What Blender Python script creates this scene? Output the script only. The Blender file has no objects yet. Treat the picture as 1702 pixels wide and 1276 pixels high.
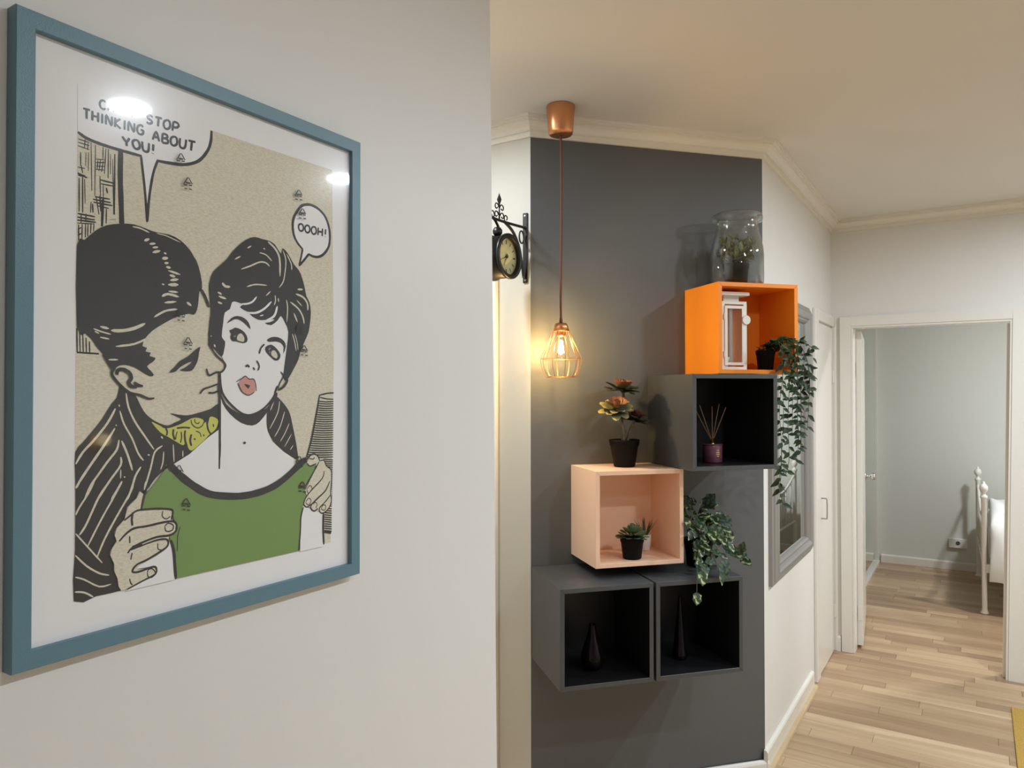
import bpy, bmesh, math, random
from mathutils import Vector, Matrix, Quaternion
random.seed(7)
SC = bpy.context.scene
COL = SC.collection
PI = math.pi

# ---------------------------------------------------------------- camera, world, exposure
CAM_H = 1.5996
FWD = Vector((-0.53729993, 0.84329775, 0.01255731))
RGT = Vector((0.84335794, 0.53735147, -0.00088656))
UPV = Vector((0.00749532, -0.01011396, 0.99992076))
cd = bpy.data.cameras.new('camera')
cam = bpy.data.objects.new('camera', cd); COL.objects.link(cam)
cd.sensor_fit = 'HORIZONTAL'; cd.sensor_width = 36.0
cd.lens = 36.0 * 1215.2182 / 1702.0
cd.clip_start = 0.02
cam.matrix_world = Matrix(((RGT.x, UPV.x, -FWD.x, 0), (RGT.y, UPV.y, -FWD.y, 0), (RGT.z, UPV.z, -FWD.z, CAM_H), (0, 0, 0, 1)))
SC.camera = cam
w = bpy.data.worlds.new('world'); SC.world = w; w.use_nodes = True
w.node_tree.nodes['Background'].inputs[0].default_value = (0.6, 0.63, 0.7, 1)
w.node_tree.nodes['Background'].inputs[1].default_value = 0.02
SC.view_settings.view_transform = 'Standard'; SC.view_settings.look = 'None'
SC.view_settings.exposure = 0.04; SC.view_settings.gamma = 1.0
SC.view_settings.use_curve_mapping = False
HALL_SPOTS = [(0.883, 0.44), (0.883, 1.517), (0.883, 2.596), (0.883, 3.675)]  # first spot: unseen fill added to lift the poster and left wall
HALL_WATT = (6.0, 18.0, 20.0, 40.0)
HALL_COL = (0.80, 0.91, 1.0)
BED_WATT = 48.0
PENDANT_WATT = 9.0
PASSAGE_FILL_WATT = 13.0
SPREAD = math.radians(176)
SC.cycles.max_bounces = 10; SC.cycles.diffuse_bounces = 6; SC.cycles.glossy_bounces = 4
SC.cycles.transparent_max_bounces = 24
SC.cycles.sample_clamp_indirect = 6.0
SC.cycles.caustics_reflective = False; SC.cycles.caustics_refractive = False

# ---------------------------------------------------------------- helpers
def srgb(r, g, b):
    f = lambda c: (c / 255 / 12.92) if c / 255 <= 0.04045 else ((c / 255 + 0.055) / 1.055) ** 2.4
    return (f(r), f(g), f(b), 1.0)

class NT:
    def __init__(s, name):
        s.m = bpy.data.materials.new(name); s.m.use_nodes = True
        s.t = s.m.node_tree; s.n = s.t.nodes
        s.b = s.n['Principled BSDF']; s.o = s.n['Material Output']
    def add(s, kind, **kw):
        nd = s.n.new(kind)
        for k, v in kw.items():
            if k in nd.inputs: nd.inputs[k].default_value = v
            else: setattr(nd, k, v)
        return nd
    def link(s, a, b): s.t.links.new(a, b)

def mat(name, col, rough=0.5, metal=0.0, bump=0.0, bscale=200.0, var=0.0, vscale=8.0, spec=0.5, randv=0.0, coat=0.0, sub=0.0):
    q = NT(name); b = q.b
    b.inputs['Base Color'].default_value = col; b.inputs['Roughness'].default_value = rough
    b.inputs['Metallic'].default_value = metal; b.inputs['Specular IOR Level'].default_value = spec
    b.inputs['Coat Weight'].default_value = coat
    tc = q.add('ShaderNodeTexCoord')
    src = None
    if var > 0:
        nz = q.add('ShaderNodeTexNoise', Scale=vscale, Detail=4.0); q.link(tc.outputs['Object'], nz.inputs['Vector'])
        mr = q.add('ShaderNodeMapRange'); mr.inputs['From Min'].default_value = 0.3; mr.inputs['From Max'].default_value = 0.7
        mr.inputs['To Min'].default_value = 1 - var; mr.inputs['To Max'].default_value = 1 + var
        q.link(nz.outputs['Fac'], mr.inputs['Value']); src = mr.outputs['Result']
    if randv > 0:
        oi = q.add('ShaderNodeObjectInfo')
        m2 = q.add('ShaderNodeMapRange'); m2.inputs['To Min'].default_value = 1 - randv; m2.inputs['To Max'].default_value = 1 + randv
        q.link(oi.outputs['Random'], m2.inputs['Value'])
        if src:
            mm = q.add('ShaderNodeMath', operation='MULTIPLY'); q.link(src, mm.inputs[0]); q.link(m2.outputs['Result'], mm.inputs[1]); src = mm.outputs[0]
        else: src = m2.outputs['Result']
    if src:
        hs = q.add('ShaderNodeHueSaturation'); hs.inputs['Color'].default_value = col
        q.link(src, hs.inputs['Value']); q.link(hs.outputs['Color'], b.inputs['Base Color'])
    if bump > 0:
        nb = q.add('ShaderNodeTexNoise', Scale=bscale, Detail=3.0); q.link(tc.outputs['Object'], nb.inputs['Vector'])
        bp = q.add('ShaderNodeBump', Strength=bump, Distance=0.002); q.link(nb.outputs['Fac'], bp.inputs['Height'])
        q.link(bp.outputs['Normal'], b.inputs['Normal'])
    return q.m

def glass(name, tint=(0.95, 0.97, 0.96, 1), edge=0.35, rough=0.0, base=0.04, dark=1.0):
    q = NT(name); q.n.remove(q.b)
    lw = q.add('ShaderNodeLayerWeight', Blend=0.5); pw = q.add('ShaderNodeMath', operation='POWER'); pw.inputs[1].default_value = edge
    q.link(lw.outputs['Facing'], pw.inputs[0])
    tr = q.add('ShaderNodeBsdfTransparent'); tr.inputs['Color'].default_value = tint
    gl = q.add('ShaderNodeBsdfGlossy'); gl.inputs['Roughness'].default_value = rough
    mr = q.add('ShaderNodeMapRange'); mr.inputs['To Min'].default_value = base; mr.inputs['To Max'].default_value = dark
    q.link(pw.outputs[0], mr.inputs['Value'])
    mx = q.add('ShaderNodeMixShader'); q.link(mr.outputs['Result'], mx.inputs[0])
    q.link(tr.outputs[0], mx.inputs[1]); q.link(gl.outputs[0], mx.inputs[2]); q.link(mx.outputs[0], q.o.inputs['Surface'])
    return q.m

def emit(name, col, strength):
    q = NT(name); q.n.remove(q.b)
    e = q.add('ShaderNodeEmission'); e.inputs[0].default_value = col; e.inputs[1].default_value = strength
    q.link(e.outputs[0], q.o.inputs['Surface']); return q.m

def link(o, parent=None):
    COL.objects.link(o)
    if parent is not None: o.parent = parent
    return o

def mesh_of(name, bm, m, smooth=False):
    me = bpy.data.meshes.new(name)
    bmesh.ops.recalc_face_normals(bm, faces=bm.faces[:])
    if smooth:
        for f in bm.faces: f.smooth = True
    bm.to_mesh(me); bm.free()
    if m is not None: me.materials.append(m)
    return me

def obj(name, bm, m, parent=None, smooth=False):
    me = mesh_of(name, bm, m, smooth) if isinstance(bm, bmesh.types.BMesh) else bm
    return link(bpy.data.objects.new(name, me), parent)

def empty(name, loc=(0, 0, 0), rz=0.0, parent=None):
    o = bpy.data.objects.new(name, None); o.location = loc; o.rotation_euler = (0, 0, rz); o.empty_display_size = 0.05
    return link(o, parent)

def tag(o, label, cat, group=None):
    o['label'] = label; o['category'] = cat
    if group: o['group'] = group
    return o

def struct(o, label=None):
    o['kind'] = 'structure'
    if label: o['label'] = label
    return o

def stuff(o): o['kind'] = 'stuff'; return o

def box(bm, x0, x1, y0, y1, z0, z1, bev=0.0, seg=2):
    r = bmesh.ops.create_cube(bm, size=1.0)
    vs = r['verts']
    for v in vs:
        v.co = Vector((x0 + (v.co.x + .5) * (x1 - x0), y0 + (v.co.y + .5) * (y1 - y0), z0 + (v.co.z + .5) * (z1 - z0)))
    if bev > 0:
        es = list({e for v in vs for e in v.link_edges})
        bmesh.ops.bevel(bm, geom=es, offset=bev, segments=seg, profile=0.5, affect='EDGES')
    return bm

def B(*a, **k): return box(bmesh.new(), *a, **k)

def prism(pts, z0, z1):
    bm = bmesh.new()
    lo = [bm.verts.new((x, y, z0)) for x, y in pts]; hi = [bm.verts.new((x, y, z1)) for x, y in pts]
    n = len(pts); bm.faces.new(lo[::-1]); bm.faces.new(hi)
    for i in range(n): bm.faces.new((lo[i], lo[(i + 1) % n], hi[(i + 1) % n], hi[i]))
    return bm

def slab(pts, t):
    """closed 3D polygon thickened by the vector t"""
    bm = bmesh.new(); t = Vector(t)
    a = [bm.verts.new(p) for p in pts]; b = [bm.verts.new(Vector(p) + t) for p in pts]; n = len(pts)
    bm.faces.new(a); bm.faces.new(b[::-1])
    for i in range(n): bm.faces.new((a[i], b[i], b[(i + 1) % n], a[(i + 1) % n]))
    return bm

def lathe(prof, seg=28, bm=None, cx=0.0, cy=0.0):
    bm = bm or bmesh.new(); rings = []
    for r, z in prof:
        if r < 1e-6: rings.append([bm.verts.new((cx, cy, z))])
        else: rings.append([bm.verts.new((cx + r * math.cos(2 * PI * i / seg), cy + r * math.sin(2 * PI * i / seg), z)) for i in range(seg)])
    for a, b in zip(rings, rings[1:]):
        for i in range(seg):
            j = (i + 1) % seg
            if len(a) == 1 and len(b) == 1: break
            if len(a) == 1: bm.faces.new((a[0], b[i], b[j]))
            elif len(b) == 1: bm.faces.new((a[i], a[j], b[0]))
            else: bm.faces.new((a[i], a[j], b[j], b[i]))
    return bm

def smooth_path(pts, k=4, closed=False):
    pts = [Vector(p) for p in pts]; n = len(pts); out = []
    rng = range(n) if closed else range(n - 1)
    for i in rng:
        p0 = pts[(i - 1) % n] if closed or i > 0 else pts[i]
        p1 = pts[i]; p2 = pts[(i + 1) % n]
        p3 = pts[(i + 2) % n] if closed or i + 2 < n else p2
        for j in range(k):
            t = j / k
            out.append(0.5 * ((2 * p1) + (p2 - p0) * t + (2 * p0 - 5 * p1 + 4 * p2 - p3) * t * t + (3 * p1 - p0 - 3 * p2 + p3) * t ** 3))
    if not closed: out.append(pts[-1])
    return out

def tube(pts, r, seg=8, bm=None, closed=False, caps=True):
    bm = bm or bmesh.new(); pts = [Vector(p) for p in pts]; n = len(pts); rings = []
    nrm = None
    for i, p in enumerate(pts):
        a = pts[(i - 1) % n] if closed or i > 0 else pts[i]
        c = pts[(i + 1) % n] if closed or i < n - 1 else pts[i]
        d = (c - a).normalized()
        if nrm is None:
            nrm = d.orthogonal().normalized()
        else:
            nrm = (nrm - d * nrm.dot(d)).normalized()
        bi = d.cross(nrm); rr = r[i] if isinstance(r, (list, tuple)) else r
        rings.append([bm.verts.new(p + (nrm * math.cos(2 * PI * k / seg) + bi * math.sin(2 * PI * k / seg)) * rr) for k in range(seg)])
    m = n if closed else n - 1
    for i in range(m):
        a, b = rings[i], rings[(i + 1) % n]
        for k in range(seg): bm.faces.new((a[k], a[(k + 1) % seg], b[(k + 1) % seg], b[k]))
    if not closed and caps:
        bm.faces.new(rings[0][::-1]); bm.faces.new(rings[-1])
    return bm

def circle_pts(r, n, z=0.0, cx=0.0, cy=0.0): return [(cx + r * math.cos(2 * PI * i / n), cy + r * math.sin(2 * PI * i / n), z) for i in range(n)]

# frame of the slanted accent wall: s along it, d out of it
PH = math.radians(42.2928)
AT = Vector((math.sin(PH), math.cos(PH), 0)); AN = Vector((math.cos(PH), -math.sin(PH), 0))
AP = Vector((-1.469, 2.4408, 0)); ARZ = PI / 2 - PH
def G(s, d, z): return AP + AT * s + AN * d + Vector((0, 0, z))
BP = G(1.0351, 0, 0); HX = BP.x; YC = 4.942; CEIL = 2.67; COR = 2.60
YK = AP.y; LWX = -0.90

# ---------------------------------------------------------------- materials
M = {}
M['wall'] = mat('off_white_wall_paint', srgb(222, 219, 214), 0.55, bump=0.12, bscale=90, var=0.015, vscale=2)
M['wall_pic'] = mat('white_wall_paint', srgb(216, 215, 213), 0.42, bump=0.1, bscale=60, var=0.012, vscale=2)
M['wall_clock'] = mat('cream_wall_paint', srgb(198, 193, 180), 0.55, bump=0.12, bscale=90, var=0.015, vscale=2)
M['bedwall'] = mat('pale_green_white_paint', srgb(208, 210, 203), 0.6, bump=0.06, bscale=90)
M['ceil'] = mat('ceiling_paint', srgb(221, 218, 213), 0.8, bump=0.05, bscale=60)
M['grey'] = mat('charcoal_grey_wall_paint', srgb(90, 91, 92), 0.5, bump=0.1, bscale=70, var=0.02, vscale=3)
M['trim'] = mat('white_satin_trim_paint', srgb(228, 223, 212), 0.35, bump=0.05, bscale=40)
M['gloss'] = mat('white_gloss_paint', srgb(226, 222, 214), 0.22, bump=0.04, bscale=30)
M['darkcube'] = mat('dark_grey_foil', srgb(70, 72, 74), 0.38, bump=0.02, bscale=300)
M['orange'] = mat('orange_foil', srgb(246, 144, 36), 0.4, bump=0.02, bscale=300)
M['peach'] = mat('peach_foil', srgb(246, 206, 176), 0.4, bump=0.02, bscale=300)
M['innershade'] = mat('dark_grey_foil_shaded', srgb(23, 23, 25), 0.4, bump=0.02, bscale=300)  # insides of the dark cubes: interior shade put into the foil colour
M['black'] = mat('black_plastic', srgb(8, 8, 9), 0.6, spec=0.15)
M['soil'] = mat('dark_soil', srgb(38, 30, 24), 0.95, bump=0.8, bscale=300)
M['iron'] = mat('black_cast_iron', srgb(17, 17, 17), 0.38, bump=0.1, bscale=120)
M['copper'] = mat('brushed_copper', srgb(222, 158, 112), 0.32, metal=1.0, bump=0.03, bscale=400)
M['wire'] = mat('copper_wire', srgb(205, 140, 70), 0.3, metal=1.0)
M['cord'] = mat('brown_textile_cord', srgb(112, 66, 48), 0.8, bump=0.5, bscale=900)
M['chrome'] = mat('chrome', srgb(200, 200, 200), 0.12, metal=1.0)
M['steel'] = mat('satin_steel', srgb(180, 180, 178), 0.38, metal=0.9)
M['gold'] = mat('gold_metal', srgb(225, 190, 110), 0.2, metal=1.0)
M['whitemetal'] = mat('white_painted_metal', srgb(230, 228, 220), 0.35)
M['whiteplastic'] = mat('white_plastic', srgb(225, 225, 222), 0.4)
M['glass'] = glass('clear_glass', (0.92, 0.935, 0.93, 1), 2.2, 0.0, 0.05, 0.85)
M['pane'] = glass('window_glass', (0.95, 0.965, 0.95, 1), 5.0, 0.0, 0.04, 0.9)
M['bulbglass'] = glass('bulb_glass', (1.0, 0.98, 0.94, 1), 4.0, 0.0, 0.02, 0.5)
mq = NT('mirror_silver'); mq.b.inputs['Metallic'].default_value = 1; mq.b.inputs['Roughness'].default_value = 0.015
mq.b.inputs['Base Color'].default_value = (0.80, 0.84, 0.80, 1); M['mirror'] = mq.m
M['silver'] = mat('pewter_frame_paint', srgb(150, 147, 143), 0.34, metal=0.35, bump=0.1, bscale=150)

# wood strip: tone per strip, grain along the strip
q = NT('laminate_wood'); tc = q.add('ShaderNodeTexCoord'); oi = q.add('ShaderNodeObjectInfo')
mp = q.add('ShaderNodeMapping'); mp.inputs['Scale'].default_value = (1.6, 34.0, 1.0); q.link(tc.outputs['Object'], mp.inputs['Vector'])
off = q.add('ShaderNodeVectorMath', operation='ADD'); q.link(mp.outputs[0], off.inputs[0])
cx = q.add('ShaderNodeCombineXYZ'); mu = q.add('ShaderNodeMath', operation='MULTIPLY'); mu.inputs[1].default_value = 77.0
q.link(oi.outputs['Random'], mu.inputs[0]); q.link(mu.outputs[0], cx.inputs[0]); q.link(mu.outputs[0], cx.inputs[1]); q.link(cx.outputs[0], off.inputs[1])
nz = q.add('ShaderNodeTexNoise', Scale=1.0, Detail=6.0, Roughness=0.6, Distortion=0.6); q.link(off.outputs[0], nz.inputs['Vector'])
nz2 = q.add('ShaderNodeTexNoise', Scale=0.35, Detail=2.0); q.link(off.outputs[0], nz2.inputs['Vector'])
ramp = q.add('ShaderNodeValToRGB'); e = ramp.color_ramp.elements
e[0].position = 0.0; e[0].color = srgb(138, 110, 84); e[1].position = 1.0; e[1].color = srgb(218, 195, 162)
x = e.new(0.35); x.color = srgb(162, 132, 102); x = e.new(0.7); x.color = srgb(188, 160, 126)
m1 = q.add('ShaderNodeMath', operation='MULTIPLY_ADD'); m1.inputs[1].default_value = 0.55; m1.inputs[2].default_value = 0.22; q.link(oi.outputs['Random'], m1.inputs[0])
m2 = q.add('ShaderNodeMath', operation='MULTIPLY_ADD'); m2.inputs[1].default_value = 0.55; q.link(nz2.outputs['Fac'], m2.inputs[0])
m3 = q.add('ShaderNodeMath', operation='SUBTRACT'); m3.inputs[1].default_value = 0.27; q.link(m1.outputs[0], m3.inputs[0]); q.link(m3.outputs[0], m2.inputs[2])
m4 = q.add('ShaderNodeMath', operation='MULTIPLY_ADD'); m4.inputs[1].default_value = 0.7; q.link(nz.outputs['Fac'], m4.inputs[0])
m5 = q.add('ShaderNodeMath', operation='SUBTRACT'); m5.inputs[1].default_value = 0.35; q.link(m2.outputs[0], m5.inputs[0]); q.link(m5.outputs[0], m4.inputs[2])
q.link(m4.outputs[0], ramp.inputs[0]); q.link(ramp.outputs[0], q.b.inputs['Base Color'])
q.b.inputs['Roughness'].default_value = 0.32
bp = q.add('ShaderNodeBump', Strength=0.05, Distance=0.001); q.link(nz.outputs['Fac'], bp.inputs['Height']); q.link(bp.outputs['Normal'], q.b.inputs['Normal'])
M['wood'] = q.m

# ---------------------------------------------------------------- structure
flo = struct(obj('floor', B(-3.2, 2.6, -2.0, 7.86, -0.08, -0.004), M['wood']))
WID = 0.0885
y = 3.02; row = 0; strips = {}
def strip_mesh(n):
    if n not in strips:
        strips[n] = mesh_of('strip', B(0, n, 0, WID - 0.0012, -0.0039, 0.0, bev=0.0012, seg=1), M['wood'])
    return strips[n]
while y < 7.72:
    x = -0.96 - random.random() * 0.35
    while x < 0.72:
        n = random.choice((0.26, 0.42, 0.58, 0.8, 1.1))
        o = bpy.data.objects.new('floor_strip', strip_mesh(round(n - 0.001, 4))); link(o, flo); o.location = (x, y, 0)
        x += n
    y += WID; row += 1

struct(obj('ceiling', B(-3.2, 2.6, -2.0, 7.86, CEIL, CEIL + 0.1), M['ceil']))
# picture wall, its free edge slightly out of plumb
bm = slab([(LWX, -2.0, 0), (LWX, 1.361, 0), (LWX, 1.320, CEIL), (LWX, -2.0, CEIL)], (-0.11, 0, 0))
struct(obj('wall_left', bm, M['wall_pic']))
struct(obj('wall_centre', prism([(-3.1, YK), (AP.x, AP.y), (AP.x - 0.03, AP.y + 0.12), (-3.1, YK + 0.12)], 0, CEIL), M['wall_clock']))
i2 = Vector((-AN.x, -AN.y)) * 0.1
struct(obj('wall_accent', prism([(AP.x, AP.y), (BP.x, BP.y), (BP.x - 0.09, BP.y + 0.03), (AP.x - 0.029, AP.y + 0.121)], 0, CEIL), M['grey']))
struct(obj('wall_hall', prism([(BP.x, BP.y), (HX, YC + 0.1), (HX - 0.1, YC + 0.1), (BP.x - 0.091, BP.y + 0.031)], 0, CEIL), M['wall']))
# far wall with the doorway notch; the right jamb leans a little
JL = -0.655; JT = 0.160; JB = 0.123; DH = 2.004
bm = slab([(HX, YC, 0), (JL, YC, 0), (JL, YC, DH), (JT, YC, DH), (JB, YC, 0), (2.5, YC, 0), (2.5, YC, CEIL), (HX, YC, CEIL)], (0, 0.1, 0))
struct(obj('wall_far', bm, M['wall']))
struct(obj('wall_right', B(2.5, 2.6, -2.0, 7.86, 0, CEIL), M['wall']))
struct(obj('wall_rear', B(LWX, 2.5, -2.1, -2.0, 0, CEIL), M['wall']))
struct(obj('wall_passage_end', B(-3.2, -3.1, 1.2, YK + 0.12, 0, CEIL), M['wall']))
struct(obj('wall_passage_side', B(-3.1, LWX - 0.11, 1.2, 1.3, 0, CEIL), M['wall']))
BY = 7.745
struct(obj('wall_bedroom_back', B(-0.95, 2.5, BY, BY + 0.1, 0, CEIL), M['bedwall']))
struct(obj('wall_bedroom_left', B(-0.95, -0.83, YC + 0.1, BY, 0, CEIL), M['bedwall']))

# cornice: profile swept along each wall with mitred ends
CP = [(0, COR), (0.010, COR), (0.010, COR + 0.020), (0.022, COR + 0.020), (0.022, COR + 0.026), (0.027, COR + 0.036), (0.036, COR + 0.045), (0.046, COR + 0.049), (0.046, COR + 0.054), (0.060, COR + 0.054), (0.060, COR + 0.061), (0.066, COR + 0.061), (0.066, CEIL), (0, CEIL)]
path = [Vector((-3.1, YK)), Vector((AP.x, AP.y)), Vector((BP.x, BP.y)), Vector((HX, YC)), Vector((2.5, YC))]
def offs(i, d):
    def nrm(a, b): t = (b - a).normalized(); return Vector((t.y, -t.x))
    if i == 0: return path[0] + nrm(path[0], path[1]) * d
    if i == len(path) - 1: return path[i] + nrm(path[i - 1], path[i]) * d
    n1 = nrm(path[i - 1], path[i]); n2 = nrm(path[i], path[i + 1]); bsc = (n1 + n2).normalized()
    return path[i] + bsc * (d / bsc.dot(n1))
for k in range(4):
    bm = bmesh.new(); ra = []; rb = []
    for d, z in CP:
        a = offs(k, d); b = offs(k + 1, d); ra.append(bm.verts.new((a.x, a.y, z))); rb.append(bm.verts.new((b.x, b.y, z)))
    n = len(CP)
    for i in range(n): bm.faces.new((ra[i], ra[(i + 1) % n], rb[(i + 1) % n], rb[i]))
    bm.faces.new(ra[::-1]); bm.faces.new(rb)
    struct(obj('trim_%d' % (k + 1), bm, M['trim']), 'stepped white plaster cornice under the ceiling')

# skirting
def skirt(name, pts, h=0.094, t=0.016):
    prof = [(0, 0), (t, 0), (t, h - 0.012), (t - 0.004, h - 0.004), (t - 0.010, h), (0, h)]
    (x0, y0), (x1, y1) = pts; tt = Vector((x1 - x0, y1 - y0)).normalized(); nn = Vector((tt.y, -tt.x))
    bm = bmesh.new(); ra = [bm.verts.new((x0 + nn.x * d, y0 + nn.y * d, z)) for d, z in prof]; rb = [bm.verts.new((x1 + nn.x * d, y1 + nn.y * d, z)) for d, z in prof]
    n = len(prof)
    for i in range(n): bm.faces.new((ra[i], ra[(i + 1) % n], rb[(i + 1) % n], rb[i]))
    bm.faces.new(ra[::-1]); bm.faces.new(rb)
    return struct(obj(name, bm, M['gloss']))
skirt('baseboard_hall', [(HX, BP.y - 0.02), (HX, 4.235)])
skirt('baseboard_accent', [(AP.x, AP.y), (BP.x + 0.01, BP.y)], h=0.052)
skirt('baseboard_far', [(HX, YC), (HX + 0.046, YC)])
skirt('baseboard_bedroom', [(-0.785, BY), (2.4, BY)], h=0.075)
q = mat('oak_bead', srgb(196, 172, 134), 0.4, var=0.08, vscale=20)
bm = bmesh.new(); prof = [(0.016, 0.0), (0.034, 0.0), (0.032, 0.010), (0.026, 0.016), (0.016, 0.018)]
ra = [bm.verts.new((HX + d, BP.y - 0.03, z)) for d, z in prof]; rb = [bm.verts.new((HX + d, 4.25, z)) for d, z in prof]
for i in range(5): bm.faces.new((ra[i], ra[(i + 1) % 5], rb[(i + 1) % 5], rb[i]))
bm.faces.new(ra[::-1]); bm.faces.new(rb)
struct(obj('trim_5', bm, q), 'thin oak bead along the white skirting')

# ---- doorway to the bedroom
d1 = struct(empty('door_1', (JL, YC, 0)))
def rel(bm, o):
    bmesh.ops.translate(bm, verts=bm.verts[:], vec=-Vector(o.location)); return bm
T0 = -0.018
obj('architrave', rel(B(-0.723, -0.661, YC + T0, YC, 0, 2.070, bev=0.003), d1), M['gloss'], d1)
obj('architrave', rel(slab([(-0.661, YC + T0, 2.012), (0.168, YC + T0, 2.012), (0.168, YC + T0, 2.070), (-0.661, YC + T0, 2.070)], (0, -T0, 0)), d1), M['gloss'], d1)
obj('architrave', rel(slab([(0.131, YC + T0, 0), (0.255, YC + T0, 0), (0.26, YC + T0, 2.070), (0.168, YC + T0, 2.070)], (0, -T0, 0)), d1), M['gloss'], d1)
obj('jamb', rel(B(-0.661, -0.648, YC - 0.012, YC + 0.1, 0, 2.0, bev=0.002), d1), M['gloss'], d1)
obj('jamb', rel(slab([(0.119, YC - 0.012, 0), (0.131, YC - 0.012, 0), (0.168, YC - 0.012, 2.0), (0.156, YC - 0.012, 2.0)], (0, 0.11, 0)), d1), M['gloss'], d1)
obj('door_stop', rel(slab([(0.105, YC + 0.03, 0), (0.119, YC + 0.03, 0), (0.156, YC + 0.03, 1.99), (0.142, YC + 0.03, 1.99)], (0, 0.03, 0)), d1), M['gloss'], d1)
obj('head_jamb', rel(B(-0.661, 0.168, YC - 0.012, YC + 0.1, 2.0, 2.012), d1), M['gloss'], d1)
leaf = struct(empty('door_2', (-0.649, YC + 0.105, 0), math.radians(95.5)))
obj('door_panel', B(0, 0.78, -0.034, 0.0, 0.02, 1.985, bev=0.002), M['gloss'], leaf)
for z in (0.22, 1.75):
    obj('hinge', B(-0.003, 0.001, -0.030, -0.004, z - 0.045, z + 0.045), M['gloss'], leaf)
def knob_bm(sgn):
    bm = lathe([(0.0, 0.0), (0.027, 0.0), (0.027, 0.005), (0.010, 0.009), (0.009, 0.030), (0.017, 0.036), (0.024, 0.048), (0.024, 0.060), (0.017, 0.066), (0, 0.067)], 20)
    bmesh.ops.rotate(bm, verts=bm.verts[:], cent=(0, 0, 0), matrix=Matrix.Rotation(sgn * PI / 2, 3, 'X')); return bm
kb = obj('knob', knob_bm(1), M['chrome'], leaf, True); kb.location = (0.72, -0.034, 1.005)

# ---- cupboard door in the hall wall
d3 = struct(empty('door_3', (HX, 4.3, 0)))
obj('door_panel', B(0.001, 0.010, 0.125, 0.615, 0.006, 1.998, bev=0.002), M['gloss'], d3)
obj('architrave', B(0, 0.018, 0.02, 0.115, 0, 2.075, bev=0.004), M['gloss'], d3)
obj('architrave', B(0, 0.018, 0.115, 0.642, 2.012, 2.075, bev=0.004), M['gloss'], d3)
obj('architrave', B(0, 0.026, 0.624, 0.642, 0.0, 2.012, bev=0.004), M['gloss'], d3)
hb = tube(smooth_path([(0.010, 0.20, 0.995), (0.034, 0.20, 0.995), (0.040, 0.20, 0.985), (0.040, 0.20, 0.89), (0.034, 0.20, 0.88), (0.010, 0.20, 0.88)], 3), 0.0042, 8)
obj('handle', hb, M['steel'], d3, True)
for z in (0.25, 1.70):
    obj('hinge', B(0.010, 0.018, 0.608, 0.624, z - 0.04, z + 0.04, bev=0.002), M['gloss'], d3)
struct(obj('trim_6', B(HX + 0.018, HX + 0.030, YC - 0.012, YC, 0.094, 2.03, bev=0.003), M['gloss']))

# ---- door frame at the back of the passage, right leg in view
d4 = struct(empty('door_4', (-1.69, YK, 0)))
obj('architrave', B(-0.03, 0.072, -0.025, 0, 0, 2.12, bev=0.004, seg=3), M['gloss'], d4)
obj('architrave', B(-0.90, -0.03, -0.040, 0, 2.04, 2.12, bev=0.006), M['gloss'], d4)
obj('door_panel', B(-0.85, -0.031, -0.012, 0, 0, 2.039), M['gloss'], d4)

# ---------------------------------------------------------------- ceiling downlights and added fills
M['diff'] = emit('downlight_diffuser', (0.95, 0.98, 1.0, 1), 60.0)
ordinal = ['added as unseen fill, nearest the rear wall', 'above the framed poster', 'above the cube shelves', 'nearest the bedroom doorway']
for i, (lx, ly) in enumerate(HALL_SPOTS):
    t = empty('downlight', (lx, ly, CEIL))
    tag(t, 'round white recessed ceiling downlight ' + ordinal[i], 'ceiling light', 'hall downlights')
    obj('trim_ring', lathe([(0.068, -0.001), (0.070, -0.007), (0.085, -0.006), (0.088, 0.0)], 32), M['whiteplastic'], t, True)
    obj('diffuser', lathe([(0, -0.002), (0.068, -0.002)], 32), M['diff'], t)
    ld = bpy.data.lights.new('downlight_lamp', 'AREA'); ld.shape = 'DISK'; ld.size = 0.13; ld.energy = HALL_WATT[i]; ld.color = HALL_COL; ld.spread = SPREAD
    lo = bpy.data.objects.new('downlight_lamp', ld); link(lo, t); lo.location = (0, 0, -0.009)
t = empty('downlight', (-1.75, 1.80, CEIL)); tag(t, 'added unseen fill downlight in the side passage', 'ceiling light', 'hall downlights')  # no known lamp here; added to brighten clock wall and left shelf sides
obj('trim_ring', lathe([(0.068, -0.001), (0.070, -0.007), (0.085, -0.006), (0.088, 0.0)], 32), M['whiteplastic'], t, True)
obj('diffuser', lathe([(0, -0.002), (0.068, -0.002)], 32), M['diff'], t)
ld = bpy.data.lights.new('downlight_lamp', 'AREA'); ld.shape = 'DISK'; ld.size = 0.13; ld.energy = PASSAGE_FILL_WATT; ld.color = HALL_COL; ld.spread = SPREAD
lo = bpy.data.objects.new('downlight_lamp', ld); link(lo, t); lo.location = (0, 0, -0.009)
t = empty('bedroom_ceiling_light', (0.9, 6.0, CEIL)); tag(t, 'round white ceiling light inside the bedroom', 'ceiling light')
obj('base', lathe([(0, 0), (0.16, 0), (0.16, -0.02), (0, -0.02)], 32), M['whiteplastic'], t)
obj('diffuser', lathe([(0.15, -0.02), (0.145, -0.05), (0.10, -0.07), (0, -0.075)], 32), emit('bedroom_diffuser', (0.95, 0.98, 1, 1), 8.0), t, True)
ld = bpy.data.lights.new('bedroom_lamp', 'AREA'); ld.shape = 'DISK'; ld.size = 0.22; ld.energy = BED_WATT; ld.color = (0.95, 0.98, 1.0)
lo = bpy.data.objects.new('bedroom_lamp', ld); link(lo, t); lo.location = (0, 0, -0.08)

from mathutils.geometry import delaunay_2d_cdt

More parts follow.
